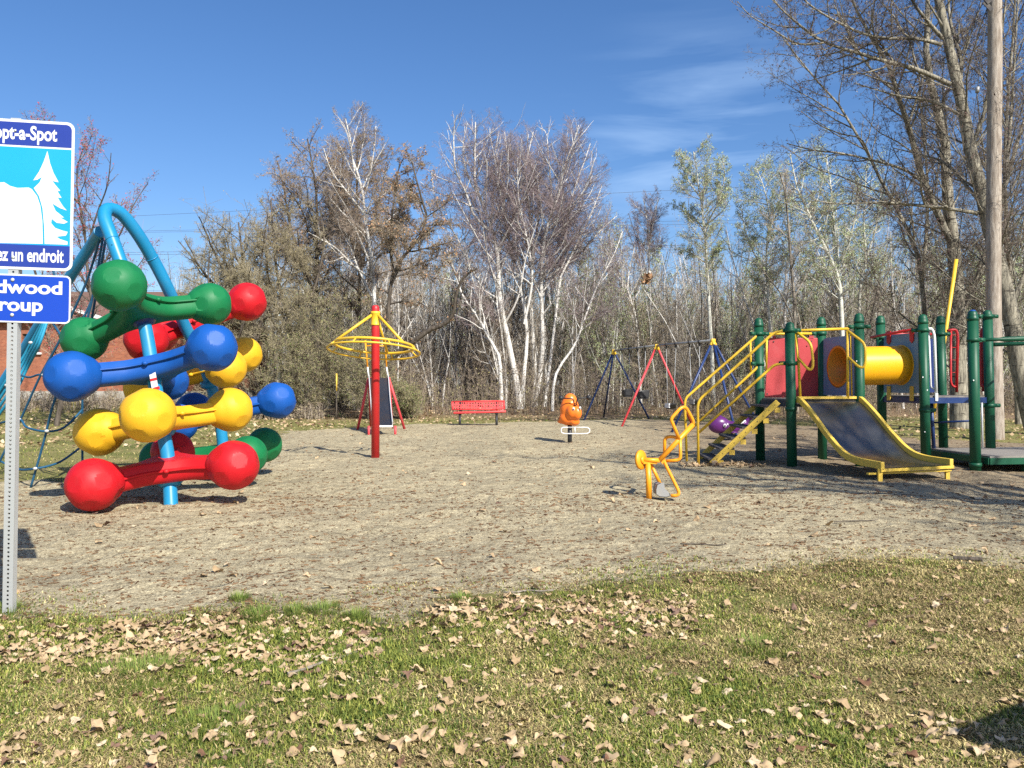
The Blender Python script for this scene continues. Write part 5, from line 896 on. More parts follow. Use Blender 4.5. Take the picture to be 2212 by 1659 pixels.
for a, b in (((130, 702), (242, 712)), ((375, 698), (266, 710))):
    s_ = 1 if a[0] < 200 else -1; MB().tube(round_path([q6(a[0], a[1], Ys - .22), q6(b[0] - 6 * s_, b[1] - 5, Ys - .22), q6(b[0] + 6 * s_, b[1] + 60, Ys - .2)], .05), .015, 10).build('handlebar', M['black'], sn_)
    MB().ball(q6(a[0], a[1], Ys - .22), .062, 16).build('grip_ball', M['black'], sn_)
lp = round_path([q6(190, 957, Ys - .1), q6(132, 957, Ys - .1), q6(132, 1012, Ys - .1), q6(380, 1012, Ys - .1), q6(380, 957, Ys - .1), q6(190, 957, Ys - .1)], .12, 6); MB().tube(lp, .013, 10).tube([q6(252, 957, Ys - .1), q6(252, 1012, Ys - .1)], .013, 10).build('foot_bar', M['white_paint'], sn_)
MB().lathe([(.052, -.1), (.052, q6(0, 940).z)], (q6(207, 0).x, Ys, 0), n=20).build('post', M['black'], sn_)
def z7(x, y): return (1426.4 + .2811 * x, 630.9 + .2811 * y)
Yw = 21.3
def q7(x, y, Y): return P(*z7(x, y), Y)
wh = root('spring_rider', (q7(530, 0, Yw).x, Yw, 0), 'glossy purple whale shaped rider with one white eye seen behind the stairs', 'spring rider')
mb = MB(); mb.ball(q7(450, 1020, Yw), .24, 22, sc=(1.15, .75, .92)); mb.ball(q7(530, 1040, Yw), .22, 22, sc=(1.3, .8, .75)); mb.ball(q7(610, 1015, Yw), .13, 18, sc=(1.7, .8, .7)); mb.ball(q7(672, 985, Yw), .08, 16, sc=(1.6, .8, .7), M=Matrix.Rotation(-.5, 3, 'Y')); mb.ball(q7(700, 960, Yw), .07, 14, sc=(1.3, 2.2, .45)); mb.ball(q7(460, 955, Yw), .07, 14, sc=(.45, .4, 1.5), M=Matrix.Rotation(-.25, 3, 'Y')); voxel(mb, 'body', M['whale'], wh, .02)
e = q7(496, 1026, Yw - .185); MB().ball(e, .042, 14, sc=(1, .5, 1.1)).build('eye', M['eye_white'], wh); MB().ball(e + Vector((0, -.02, -.005)), .022, 10, sc=(1, .5, 1.2)).build('pupil', M['black'], wh)
MB().ball(q7(560, 1078, Yw - .2), .10, 14, sc=(1.4, .9, .25)).build('foot_rest', M['whale'], wh); MB().ball(q7(634, 1000, Yw - .14), .07, 14, sc=(1.3, .4, .35), M=Matrix.Rotation(-.6, 3, 'Y')).build('white_flash', M['white_paint'], wh)
hel = [Vector((q7(530, 0, Yw).x + .09 * math.cos(t * .5), Yw + .09 * math.sin(t * .5), -.05 + .008 * t)) for t in range(56)]; MB().tube(hel, .016, 8).build('spring', M['black'], wh)

# ------------------------------------------------------------------ swing set
sw = root('swing_set', (4.9, 29, 0), 'long swing frame with navy end legs and a red middle A frame', 'swing set')
AL, AM, AR = P(1325.8, 757.7, 33.2), P(1418.8, 746.6, 28.9), P(1540.3, 735.4, 25.0)
MB().tube([AL, AM], .040, 14).build('top_beam', M['grey_steel'], sw); MB().tube([AM, AR], .040, 14).build('top_beam', M['grey_steel'], sw)
for c, feet, m_ in ((AL, [Vector((2.69, 32.6, -.1)), Vector((3.78, 35.5, -.1)), Vector((5.53, 34.2, -.1))], 'navy_paint'), (AM, [Vector((3.53, 27.9, -.1)), Vector((6.32, 29.9, -.1))], 'swing_red'), (AR, [Vector((4.52, 24.5, -.1)), Vector((7.5, 25.5, -.1)), Vector((6.1, 23.2, -.1))], 'navy_paint')):
    for f_ in feet: d = (f_ - c).normalized(); MB().tube([c + d * .05, f_], .036, 12).build('leg', M[m_], sw)
    mb = MB(); mb.box(c, (.13, .12, .10)); 
    for f_ in feet: d = (f_ - c).normalized(); mb.tube([c + d * .02, c + d * .17], .047, 12)
    mb.build('bracket', M['yellow_paint'], sw, bevel=.02)
for i, (x0, x1, A, Bm) in enumerate(((660, 725, AL, AM), (798, 865, AL, AM), (1048, 1132, AM, AR), (1250, 1338, AM, AR))):
    ps = []
    for xx in (x0, x1):
        pxx = z6(xx, 0)[0]; tt = 0
        lo, hi = 0., 1.
        for _ in range(30):
            m_ = (lo + hi) / 2; q = A.lerp(Bm, m_)
            if CX + q.x / q.y * F < pxx: lo = m_
            else: hi = m_
        q = A.lerp(Bm, lo); ps.append(q); mb = MB(); mb.lathe([(.055, -.04), (.055, .04)], q, (Bm - A), 14); mb.box(q - Vector((0, 0, .08)), (.05, .05, .1)); mb.build('swing_hanger', M['black'], sw)
    zs = (854, 858, 882, 874)[i]; c = (ps[0] + ps[1]) / 2; sxp = ((709, 845), (0, 0))[0]
    tgt_px = (1355.6, 1389.5, 1448.6, 1502.0)[i]; Yc = c.y - (.0, .0, .6, .6)[i]; seat = P(tgt_px, zs, Yc); dirb = (Bm - A); dirb.z = 0; dirb.normalize(); prp = Vector((-dirb.y, dirb.x, 0))
    lab = ('black bucket swing nearest the far navy legs', 'black bucket swing just left of the red A frame', 'belt swing with a white edge between red and navy legs', 'grey edged belt swing nearest the near navy legs')[i]
    st_ = root('bucket_swing' if i < 2 else 'belt_swing', seat, lab, 'swing', 'swings hanging from the long frame')
    mb = MB(); wv = .15
    if i < 2:
        mb.prism([seat - dirb * wv + prp * .14, seat + dirb * wv + prp * .14, seat + dirb * wv - prp * .14, seat - dirb * wv - prp * .14], (0, 0, -.06)); mb.prism([seat - dirb * wv + prp * .14, seat + dirb * wv + prp * .14, seat + dirb * wv + prp * .14 + Vector((0, 0, .26)), seat - dirb * wv + prp * .14 + Vector((0, 0, .26))], prp * .03)
        mb.prism([seat - dirb * wv - prp * .14, seat + dirb * wv - prp * .14, seat + dirb * wv - prp * .14 + Vector((0, 0, .2)), seat - dirb * wv - prp * .14 + Vector((0, 0, .2))], -prp * .03)
        for s_ in (-1, 1): mb.prism([seat + dirb * wv * s_ + prp * .14, seat + dirb * wv * s_ - prp * .14, seat + dirb * wv * s_ - prp * .14 + Vector((0, 0, .2)), seat + dirb * wv * s_ + prp * .14 + Vector((0, 0, .26))], dirb * .02 * s_)
        ob = mb.build('seat', M['black'], st_, bevel=.02)
    else:
        n_ = 8; top = []; 
        for j in range(n_ + 1): u_ = -1 + 2 * j / n_; top.append(seat + dirb * .23 * u_ + Vector((0, 0, .16 * u_ * u_)))
        for j in range(n_): a, b = top[j], top[j + 1]; mb.prism([a - prp * .1, b - prp * .1, b + prp * .1, a + prp * .1], (0, 0, -.03))
        mb.build('seat', M['black'], st_); MB().beam(seat - dirb * .16 - prp * .115 + Vector((0, 0, .09)), seat + dirb * .16 - prp * .115 + Vector((0, 0, .09)), .03, .14).build('seat_pad', M['white_paint' if i == 2 else 'grey_steel'], st_)  # strip along the seat edge: white on one swing, grey on the other
    for s_, q in ((-1, ps[0]), (1, ps[1])):
        MB().tube([seat + dirb * s_ * (wv if i < 2 else .23) + Vector((0, 0, .2 if i < 2 else .15)), q - Vector((0, 0, .13))], .007, 5).build('chain', M['galv'], st_)

# ------------------------------------------------------------------ sand digger
Yd = 10.65; dg = root('sand_digger', (P(1403, 1072, Yd).x, Yd, 0), 'orange tube sand digger with a small grey scoop', 'sand digger')
def q6d(x, y, dy=0): return P(*z6(x, y), Yd + dy)
OP = M['orange_paint']
MB().tube([q6d(899, 1600), q6d(888, 1262)], .036, 18).build('post', OP, dg)
MB().lathe([(.02, -.02), (.118, -.02), (.125, 0), (.118, .02), (.02, .022)], q6d(826, 1240), (1, -.75, .1), 28).build('swivel_disc', OP, dg)
MB().lathe([(.045, 0), (.045, .012), (.02, .02)], q6d(840, 1240, -.02), (1, -.75, .1), 16).build('hub_cap', OP, dg)
mb = MB(); mb.tube([q6d(832, 1240), q6d(990, 1246, -.03)], .03, 14); mb.box(q6d(905, 1262), (.17, .06, .035)); mb.build('swing_arm', OP, dg)
MB().tube([q6d(985, 1248, -.03), q6d(1280, 932, .05)], .031, 14).build('boom', OP, dg)
MB().lathe([(.022, -.05), (.022, .012), (.01, .02)], q6d(988, 1250, -.03), (0, -1, 0), 14).build('pivot_bolt', M['galv'], dg)
MB().tube(round_path([q6d(1278, 938, .05), q6d(1285, 905, .05), q6d(1218, 780, .0), q6d(1175, 785, -.04), q6d(1085, 885, -.06), q6d(1108, 935, -.05), q6d(1160, 1060, 0)], .05, 6), .021, 12).build('upper_handle_loop', OP, dg)
MB().tube(round_path([q6d(1160, 1055, .0), q6d(1100, 1035, .05), q6d(1033, 1045, .1), q6d(1033, 1210, .1)], .06, 6), .021, 12).tube(round_path([q6d(1168, 1060, 0), q6d(1172, 1242, .02), q6d(1045, 1250, .06)], .06, 6), .021, 12).build('lower_handle_loop', OP, dg)
MB().tube(round_path([q6d(1012, 1200, .02), q6d(1030, 1260, .02), q6d(1160, 1520, -.02), q6d(1148, 1552, -.02), q6d(1088, 1552, 0)], .05, 6), .021, 12).build('scoop_lever', OP, dg)
MB().tube([q6d(912, 1275, .04), q6d(1000, 1460, .04)], .021, 12).build('scoop_rod', OP, dg)
MB().prism([q6d(1000, 1250, -.03), q6d(1015, 1280, -.03), q6d(1040, 1230, -.03)], (0, .02, 0)).build('gusset', OP, dg)
prof = [(1000, 1440), (968, 1455), (956, 1500), (958, 1540), (990, 1562), (1050, 1566), (1085, 1555), (1075, 1530), (1035, 1490), (1028, 1440)]
mb = MB(); a = [q6d(x_, y_, -.09) for x_, y_ in prof]; n_ = len(a); sh = Vector((.0, .20, 0)); mb.prism(a, (0, .008, 0)); mb.prism([p + sh for p in a], (0, .008, 0))
for i in range(0, 7): mb.prism([a[i], a[i + 1], a[i + 1] + sh, a[i] + sh], (a[i + 1] - a[i]).cross(sh).normalized() * .006)
mb.build('scoop', M['grey_steel'], dg)

# ------------------------------------------------------------------ play structure
ps_ = root('play_structure', (6.2, 15, 0), 'two tower play structure with dark green posts, steel slide, yellow stairs and tunnel', 'play structure')
def z8(x, y): return (1755.5 + .28105 * x, 630.9 + .28105 * y)
def q8(x, y, Y): return P(*z8(x, y), Y)
GP = M['green_paint']; R_P = .082
POSTS = [(1638.6, 686.5, 1643, 996, 15.55), (1705.5, 695.5, 1711.5, 1010, 14.4), (1773.6, 684.3, 1777, 994, 15.8), (1855.3, 676.4, 1859, 1008, 14.55), (1901.6, 681.5, 1907, 991, 16.0), (1993, 678.7, 2001, 1004, 14.8), (2031, 681.5, 2039, 988, 16.3), (2100.6, 669.7, 2108, 1020, 13.6), (2132.7, 669.7, 2141, 999, 15.2)]
pp_ = []
for i, (xt, yt, xb, yb, Y) in enumerate(POSTS):
    t_ = P(xt, yt, Y); b_ = P(xb, yb, Y); b_.z = -.15; ax = (t_ - b_).normalized(); Lp = (t_ - b_).length
    po = MB().lathe([(R_P, 0), (R_P, Lp - .17)], b_, ax, 28).build('post', GP, ps_, label='green post with a small blue top' if i == 7 else None)
    MB().lathe([(R_P + .003, Lp - .17), (R_P + .003, Lp - .12), (R_P - .002, Lp - .115), (R_P - .004, Lp - .085), (R_P * .78, Lp - .03), (R_P * .4, Lp - .006), (0, Lp)], b_, ax, 28).build('post_cap', GP, po)
    if i == 7: MB().lathe([(R_P * .70, Lp - .022), (R_P * .42, Lp - .001), (0, Lp + .004)], b_, ax, 24).build('blue_cap_top', M['p_blue'], po)  # small blue disc over the top of the green cap
    pp_.append((b_, ax, Lp))
def onpost(i, z): b_, ax, Lp = pp_[i]; return b_ + ax * ((z - b_.z) / ax.z)
def clamp(i, z, dirs=((1, 0),)):
    c = onpost(i, z); mb = MB(); mb.lathe([(R_P, -.03), (R_P + .014, -.03), (R_P + .014, .03), (R_P, .03)], c, pp_[i][1], 24)
    for dx, dy in dirs: d = Vector((dx, dy, 0)).normalized(); mb.tube([c + d * R_P, c + d * (R_P + .10)], .034, 12); mb.box(c + d * (R_P + .02), (.05, .05, .07))
    mb.build('clamp', GP, ps_)
ZD = 1.13
for i_, x_, y_ in ((5, 847, 655), (5, 881, 754), (7, 1237, 679), (3, 338, 531), (5, 862, 1075)):
    q = q8(x_, y_, POSTS[i_][4] - .08); MB().ball(q, .012, 8, sc=(1, .3, 1)).build('paint_chip', M['white_paint'], ps_)
P1, P2, P3, P4, P5, P6, P7, P8, P9 = range(9)
def dk(i, z=ZD): return onpost(i, z)
def deck(name, c, z, th, mtop, mside):
    cen = sum((q for q in c), Vector()) / len(c); a = [Vector((q.x, q.y, z)) for q in c]; MB().prism([p + (cen - p) * .02 for p in a], (0, 0, -.03)).build(name, mtop, ps_)
    mb = MB(); n_ = len(a)
    for i in range(n_): p, q = a[i], a[(i + 1) % n_]; mb.beam(Vector((p.x, p.y, z - .035 - th / 2)), Vector((q.x, q.y, z - .035 - th / 2)), .04, th)
    mb.build(name + '_edge', mside, ps_)
deck('deck', [dk(P1), dk(P3), dk(P4), dk(P2)], ZD + .02, .10, M['deck_wood'], M['tread'])
pz = 1.20; D4 = Vector((dk(P9).x, dk(P9).y, 0)); deck('deck', [dk(P5), dk(P7), D4, dk(P6)], pz, .10, M['deck_wood'], M['navy_paint'])
for i, z, ds in ((P1, 2.31, ((1, 0), (-1, -.4))), (P2, 2.30, ((1, 0), (-1, .2))), (P3, 2.33, ((-1, 0),)), (P4, 2.37, ((1, -.6), (-1, 0))), (P1, 1.77, ((-1, -.4),)), (P2, 1.75, ((-1, .2), (1, .5))), (P2, .98, ()), (P5, 2.27, ((-1, -.5),)), (P6, 2.33, ((1, .8), (-1, .6))), (P7, 2.35, ((1, 0),)), (P6, .95, ((1, 0),)), (P9, 2.60, ((1, 0), (-1, 0))), (P9, 1.02, ((1, 0), (-1, 0))), (P8, 2.10, ((1, 0),)), (P8, .12, ())): clamp(i, z, ds)
YP = M['yellow_paint']; SY = M['stair_yellow']
# top bars of the left tower
MB().tube([onpost(P2, 2.30) + Vector((.18, 0, 0)), onpost(P4, 2.34) - Vector((.18, 0, 0))], .024, 12).build('top_bar', YP, ps_); MB().tube([onpost(P1, 2.31) + Vector((.18, 0, 0)), onpost(P3, 2.33) - Vector((.15, 0, 0))], .024, 12).build('top_bar', YP, ps_)
for L_ in ([(1040, 300), (1062, 540), (1076, 822)], ): MB().tube([q7(x_, y_, 14.42) for x_, y_ in L_], .023, 12).build('slide_side_bar', YP, ps_)
MB().tube(round_path([q7(1040, 303, 14.42), q7(1140, 375, 14.25), q7(1162, 420, 14.2), q7(1176, 560, 14.2), q7(1160, 600, 14.22), q7(1130, 588, 14.25), q7(1058, 505, 14.42)], .07, 6), .022, 12).build('grab_loop', YP, ps_)
MB().tube([q8(268, 297, 14.5), q8(270, 815, 14.5)], .023, 12).build('slide_side_bar', YP, ps_); MB().tube([q8(292, 330, 14.6), q8(302, 812, 14.6)], .013, 10).build('slide_side_bar', YP, ps_)
MB().tube(round_path([q8(268, 297, 14.5), q8(385, 382, 14.3), q8(405, 425, 14.25), q8(405, 550, 14.25), q8(385, 583, 14.27), q8(350, 572, 14.3), q8(272, 500, 14.5)], .07, 6), .022, 12).build('grab_loop', YP, ps_)
# red back panel with tabs
a = [q7(835, 352, 15.66), q7(1238, 352, 15.78), q7(1236, 806, 15.78), q7(803, 812, 15.66)]; MB().prism(a, (0, .02, 0)).build('red_panel', M['panel_red'], ps_, bevel=.008)
mb = MB()
for x_, y_ in ((872, 380), (1162, 378), (822, 782), (1212, 780), (1000, 380)): mb.lathe([(.014, 0), (.012, .006)], q7(x_, y_, 15.66), (0, -1, 0), 10)
mb.build('panel_bolts', M['tread'], ps_)
MB().prism([q7(862, 335, 15.66), q7(888, 335, 15.66), q7(888, 356, 15.66), q7(862, 356, 15.66)], (0, .02, 0)).prism([q7(1145, 335, 15.75), q7(1178, 335, 15.75), q7(1178, 356, 15.75), q7(1145, 356, 15.75)], (0, .02, 0)).build('panel_tab', M['panel_red'], ps_)
# tunnel panels with round openings
def hole_panel(A, B, z0, z1, r_, cz, cx_=.5, m_=None, name='tunnel_panel', th=.025, mar=.10):
    """panel between A and B (plan), with a round hole"""
    A = Vector((A.x, A.y, 0)); B = Vector((B.x, B.y, 0)); d = (B - A); Lp = d.length; d.normalize(); n_ = d.cross(Vector((0, 0, 1))); A = A + d * mar; Lp -= 2 * mar; c = Lp * cx_; N = 48; mb = MB(); outer, inner = [], []
    for i in range(N):
        a = 2 * math.pi * i / N; ca, sa = math.cos(a), math.sin(a); inner.append((c + r_ * ca, cz + r_ * sa)); tx_ = ((Lp - c) / ca if ca > 1e-6 else (c / -ca if ca < -1e-6 else 1e9)); tz_ = ((z1 - cz) / sa if sa > 1e-6 else ((cz - z0) / -sa if sa < -1e-6 else 1e9)); t_ = min(tx_, tz_); outer.append((c + t_ * ca, cz + t_ * sa))
    vs = []
    for s_ in (0, th):
        for u_, z_ in outer: vs.append(A + d * u_ + Vector((0, 0, z_)) + n_ * s_)
        for u_, z_ in inner: vs.append(A + d * u_ + Vector((0, 0, z_)) + n_ * s_)
    fs = []
    for i in range(N):
        j = (i + 1) % N; fs += [(i, j, N + j, N + i), (2 * N + i, 3 * N + i, 3 * N + j, 2 * N + j), (i, 2 * N + i, 2 * N + j, j), (N + i, N + j, 3 * N + j, 3 * N + i)]
    mb.add(vs, fs); mb.build(name, m_, ps_); return A + d * c + Vector((0, 0, cz)), n_
c1_, n1_ = hole_panel(dk(P3), dk(P4), 1.20, 2.24, .335, 1.71, .48, M['panel_blue']); c2_, n2_ = hole_panel(dk(P5), dk(P6), 1.24, 2.30, .335, 1.74, .5, M['panel_blue'])
d_ = (c2_ - c1_).normalized(); mb = MB(); Nn = 40; ref = Vector((0, 0, 1)); u_ = d_.cross(ref).normalized(); v_ = u_.cross(d_)
def hollow(c, d, z0, z1, ro, ri, N=44, ns=6):
    mb = MB(); u_ = d.cross(Vector((0, 0, 1))).normalized(); v_ = u_.cross(d); vs = []
    rows = [(ri, z0)] + [(ro, z0 + (z1 - z0) * i / ns) for i in range(ns + 1)] + [(ri, z1)]
    for r_, z_ in rows: vs += [c + d * z_ + (u_ * math.cos(2 * math.pi * j / N) + v_ * math.sin(2 * math.pi * j / N)) * r_ for j in range(N)]
    k = len(rows); fs = [(i * N + j, i * N + (j + 1) % N, ((i + 1) % k) * N + (j + 1) % N, ((i + 1) % k) * N + j) for i in range(k) for j in range(N)]; mb.add(vs, fs, 0, True); return mb
Lt = (c2_ - c1_).length; tn = hollow(c1_, d_, .0, Lt, .345, .332).build('tunnel', M['tunnel'], ps_); hollow(c2_, n2_ if n2_.x < 0 else -n2_, .0, .04, .362, .332, ns=1).build('tunnel_rim', M['tunnel'], tn, bevel=.008)
nf = n1_ if n1_.x < 0 else -n1_; hollow(c1_, nf, .0, .035, .375, .325, ns=1).build('tunnel_flange', M['flange'], tn)
hollow(c1_, d_, -.02, Lt + .02, .330, .324, ns=2).build('tunnel_inside', M['flange'], tn)
dpl = (dk(P6) - dk(P5)); dpl.z = 0; npl = Vector((-dpl.y, dpl.x, 0)).normalized(); npl = npl if npl.x < 0 else -npl; dpn = dpl.normalized()
for t_ in (.22, .76):
    q = dk(P5) + dpl * t_ + npl * .03; q.z = 0
    MB().prism([q - dpn * .05 + Vector((0, 0, 1.36)), q + dpn * .05 + Vector((0, 0, 1.36)), q + dpn * .05 + Vector((0, 0, 1.10)), q - dpn * .05 + Vector((0, 0, 1.10))], npl * .015).build('yellow_bracket', SY, ps_)
    MB().prism([q - dpn * .055 + Vector((0, 0, 2.37)), q + dpn * .055 + Vector((0, 0, 2.37)), q + dpn * .055 + Vector((0, 0, 2.17)), q + Vector((0, 0, 2.12)), q - dpn * .055 + Vector((0, 0, 2.17))], npl * .015).build('red_bracket', M['red_paint'], ps_)
# right tower rails
RP = M['red_paint']; MB().tube([onpost(P5, 2.27) - Vector((.2, .05, 0)), onpost(P6, 2.35) - Vector((.14, -.1, 0))], .024, 12).build('red_top_rail', RP, ps_); MB().tube([onpost(P5, 2.33) + Vector((.1, 0, 0)), onpost(P7, 2.35) - Vector((.12, 0, 0))], .024, 12).build('red_top_rail', RP, ps_)
MB().prism([onpost(P5, 2.26) + Vector((.1, 0, 0)), onpost(P7, 2.26) - Vector((.1, 0, 0)), onpost(P7, 1.24) - Vector((.1, 0, 0)), onpost(P5, 1.24) + Vector((.1, 0, 0))], (0, .025, 0)).build('navy_panel', M['panel_navy'], ps_)
MB().tube(round_path([q8(1035, 298, 16.3), q8(1100, 285, 16.3), q8(1115, 330, 16.3), q8(1106, 770, 16.3)], .09, 6), .027, 12).tube(round_path([q8(1062, 300, 16.3), q8(1060, 690, 16.3), q8(1075, 725, 16.3), q8(1104, 730, 16.3)], .08, 5), .022, 12).build('red_gate_bar', RP, ps_)
for k in range(12): MB().tube([q8(1062, 330 + 32 * k, 16.3), q8(1106, 330 + 32 * k, 16.3)], .006, 6).build('mesh_wire', RP, ps_) if k % 3 == 0 else None
MB().tube(round_path([q8(1330, 275, 15.3), q8(1296, 285, 15.35), q8(1290, 720, 15.35), q8(1330, 725, 15.3)], .08, 5), .025, 12).tube([q8(1315, 300, 15.36), q8(1310, 765, 15.36)], .022, 12).build('red_gate_bar', RP, ps_)
WPT = M['white_paint']; MB().tube(round_path([q8(880, 288, 14.85), q8(915, 278, 14.85), q8(935, 330, 14.85), q8(951, 830, 14.85)], .09, 6), .025, 12).tube(round_path([q8(893, 300, 14.9), q8(910, 735, 14.9), q8(945, 748, 14.87)], .05, 6), .015, 12).tube(round_path([q8(770, 330, 15.6), q8(790, 305, 15.5), q8(830, 300, 15.3)], .05, 6), .018, 10).build('white_hand_rail', WPT, ps_)
MB().box(q8(950, 808, 14.84), (.045, .04, .13)).build('rail_foot', WPT, ps_)
NV = M['navy_paint']; MB().tube([q8(912, 840, 15.1), q8(932, 1215, 15.1)], .032, 12).build('ladder_side', NV, ps_); MB().tube([q8(925, 1004, 15.1), q8(1215, 990, 14.6)], .018, 10).build('ladder_rung', NV, ps_)
MB().tube([q8(1300, 850, 14.6), q8(1306, 1200, 14.6)], .016, 10).build('ladder_side', M['galv'], ps_)
# stairs
st = MB(); F0, F1 = q7(905, 842, 14.4), q7(352, 1345, 14.75); B0_, B1_ = q7(778, 838, 15.6), q7(312, 1268, 15.6); F1.z = -.06
B1_ = Vector((F1.x + (B0_.x - F0.x), B0_.y + (F1.y - F0.y), -.06)); B0_.z = F0.z
for nm, a, b in (('stringer', F0, F1), ('stringer', B0_, B1_)): MB().beam(a, b, .035, .10, up=(0, 0, 1)).build(nm, SY, ps_, bevel=.004)
mb = MB()
for k in range(12): c = F0.lerp(F1, (k + .6) / 12.5); mb.lathe([(.008, 0), (.007, .006)], c - Vector((0, .017, 0)), (0, -1, 0), 8)
mb.build('stringer_bolts', M['tread'], ps_)
for k in range(6):
    t_ = (k + .55) / 6.35; a = F0.lerp(F1, t_); b = B0_.lerp(B1_, t_); a = a + Vector((.02, .02, -.0)); b = b + Vector((.02, -.02, 0)); w2 = Vector((.13, 0, 0)); step = MB().prism([a - w2, a + w2, b + w2, b - w2], (0, 0, .035)).build('step', M['tread'], ps_, bevel=.006); MB().prism([a + w2 * .3 - Vector((0, .0, .085)), a + w2 * 1.02 - Vector((0, .0, .085)), a + w2 * 1.02, a + w2 * .3], (0, .02, 0)).build('step_bracket', SY, step)
# stair hand rails
f_up = round_path([q7(293, 1350, 14.62), q7(287, 838, 14.62), q7(700, 468, 14.55), q7(872, 312, 14.45), q7(940, 296, 14.4)], .12, 6); f_lo = round_path([q7(298, 1078, 14.62), q7(835, 596, 14.5), q7(875, 560, 14.45), q7(945, 548, 14.4)], .10, 5)
r_up = round_path([q7(204, 1322, 15.5), q7(188, 850, 15.5), q7(200, 810, 15.5), q7(735, 342, 15.5), q7(742, 322, 15.52), q7(700, 322, 15.55)], .06, 6); r_lo = round_path([q7(200, 1085, 15.5), q7(740, 585, 15.5), q7(752, 555, 15.52), q7(705, 552, 15.55)], .06, 6)
for p_ in (f_up, f_lo, r_up, r_lo): MB().tube(p_, .0235, 12).build('stair_hand_rail', YP, ps_)
MB().tube([q7(817, 368, 14.47), q7(815, 598, 14.5)], .018, 10).build('rail_upright', YP, ps_); MB().tube([q7(692, 384, 15.5), q7(696, 610, 15.5)], .018, 10).build('rail_upright', YP, ps_)
# wide slide
prf = [(0, 1.17), (.10, 1.15), (.44, .935), (.80, .665), (1.0, .53), (1.15, .435), (1.32, .355), (1.48, .312), (1.65, .290), (1.85, .280), (2.2, .272)]
Lx, Ly, Rx, Ry = 4.79, 14.35, 5.88, 14.52; LE, RE = Vector((5.26, 12.15, 0)), Vector((6.50, 12.66, 0)); LS, RS = Vector((Lx, Ly, 0)), Vector((Rx, Ry, 0))
lf = [LS.lerp(LE, s_ / 2.2) + Vector((0, 0, z_)) for s_, z_ in prf]; rt = [RS.lerp(RE, s_ / 2.2) + Vector((0, 0, z_)) for s_, z_ in prf]; lf, rt = smooth_path(lf, 3), smooth_path(rt, 3); k = len(lf); dn = Vector((0, 0, -.07))
sl_ = MB().add([p + dn for p in lf] + [p + dn for p in rt] + [p + dn * 1.3 for p in lf] + [p + dn * 1.3 for p in rt], [(i, i + 1, k + i + 1, k + i) for i in range(k - 1)] + [(2 * k + i, 3 * k + i, 3 * k + i + 1, 2 * k + i + 1) for i in range(k - 1)], 0, True).build('slide_bed', M['steel'], ps_)
for pts, s_ in ((lf, -1), (rt, 1)):
    vs = []; ins = Vector((.027, 0, 0))
    for p in pts: vs += [p - ins + Vector((0, 0, -.085)), p + ins + Vector((0, 0, -.085)), p + ins + Vector((0, 0, .02)), p - ins + Vector((0, 0, .02))]
    fs = [(i * 4 + j, i * 4 + (j + 1) % 4, (i + 1) * 4 + (j + 1) % 4, (i + 1) * 4 + j) for i in range(k - 1) for j in range(4)] + [(3, 2, 1, 0), (4 * k - 4, 4 * k - 3, 4 * k - 2, 4 * k - 1)]
    MB().add(vs, fs).build('slide_side', SY, sl_, bevel=.006)
MB().beam(lf[-1] + Vector((-.03, .02, -.10)), rt[-1] + Vector((.03, .02, -.10)), .05, .045).build('slide_lip', SY, sl_, bevel=.006); MB().beam(lf[-1] + Vector((-.2, .04, -.15)), rt[-1] + Vector((.0, .04, -.15)), .05, .025).build('slide_lip', SY, sl_)
for p in (lf[-1] + Vector((-.02, .05, 0)), rt[-1] + Vector((-.04, .05, 0))): MB().box(Vector((p.x, p.y, .02)), (.06, .05, .36)).build('slide_leg', SY, sl_, bevel=.004)
MB().beam(lf[0] + Vector((0, .02, .0)), rt[0] + Vector((0, .02, .0)), .05, .04).build('slide_top_edge', SY, sl_)
# low platform and monkey-bar beam leaving the frame
pc = [Vector((7.36, 15.2, 0)), Vector((9.4, 15.5, 0)), Vector((9.5, 13.75, 0)), Vector((7.50, 13.45, 0))]; deck('low_platform', pc, .27, .10, M['platform'], GP)
MB().box((8.25, 13.72, .02), (.14, .1, .42)).build('platform_leg', GP, ps_)
b_ = onpost(P8, 2.10); MB().tube([b_ + Vector((.16, 0, 0)), b_ + Vector((.42, 0, .01)), b_ + Vector((.5, 0, .01)), b_ + Vector((3.2, .3, .10))], .035, 12, rs=[.028, .028, .04, .04]).build('overhead_beam', GP, ps_)
b2 = onpost(P9, 2.10); MB().tube([b2 + Vector((.1, 0, 0)), b2 + Vector((2.9, .3, .10))], .035, 12).build('overhead_beam', GP, ps_)
for k in range(1, 7): MB().tube([b_.lerp(b_ + Vector((3.2, .3, .10)), k / 7 + .08), b2.lerp(b2 + Vector((2.9, .3, .1)), k / 7 + .08)], .02, 10).build('overhead_rung', GP, ps_) if k > 1 else None
for x_, y_ in ((10.6, 13.9), (11.35, 15.5)): MB().lathe([(R_P, -.15), (R_P, 2.5), (R_P * .7, 2.57), (0, 2.6)], (x_, y_, 0), n=24).build('post', GP, ps_)

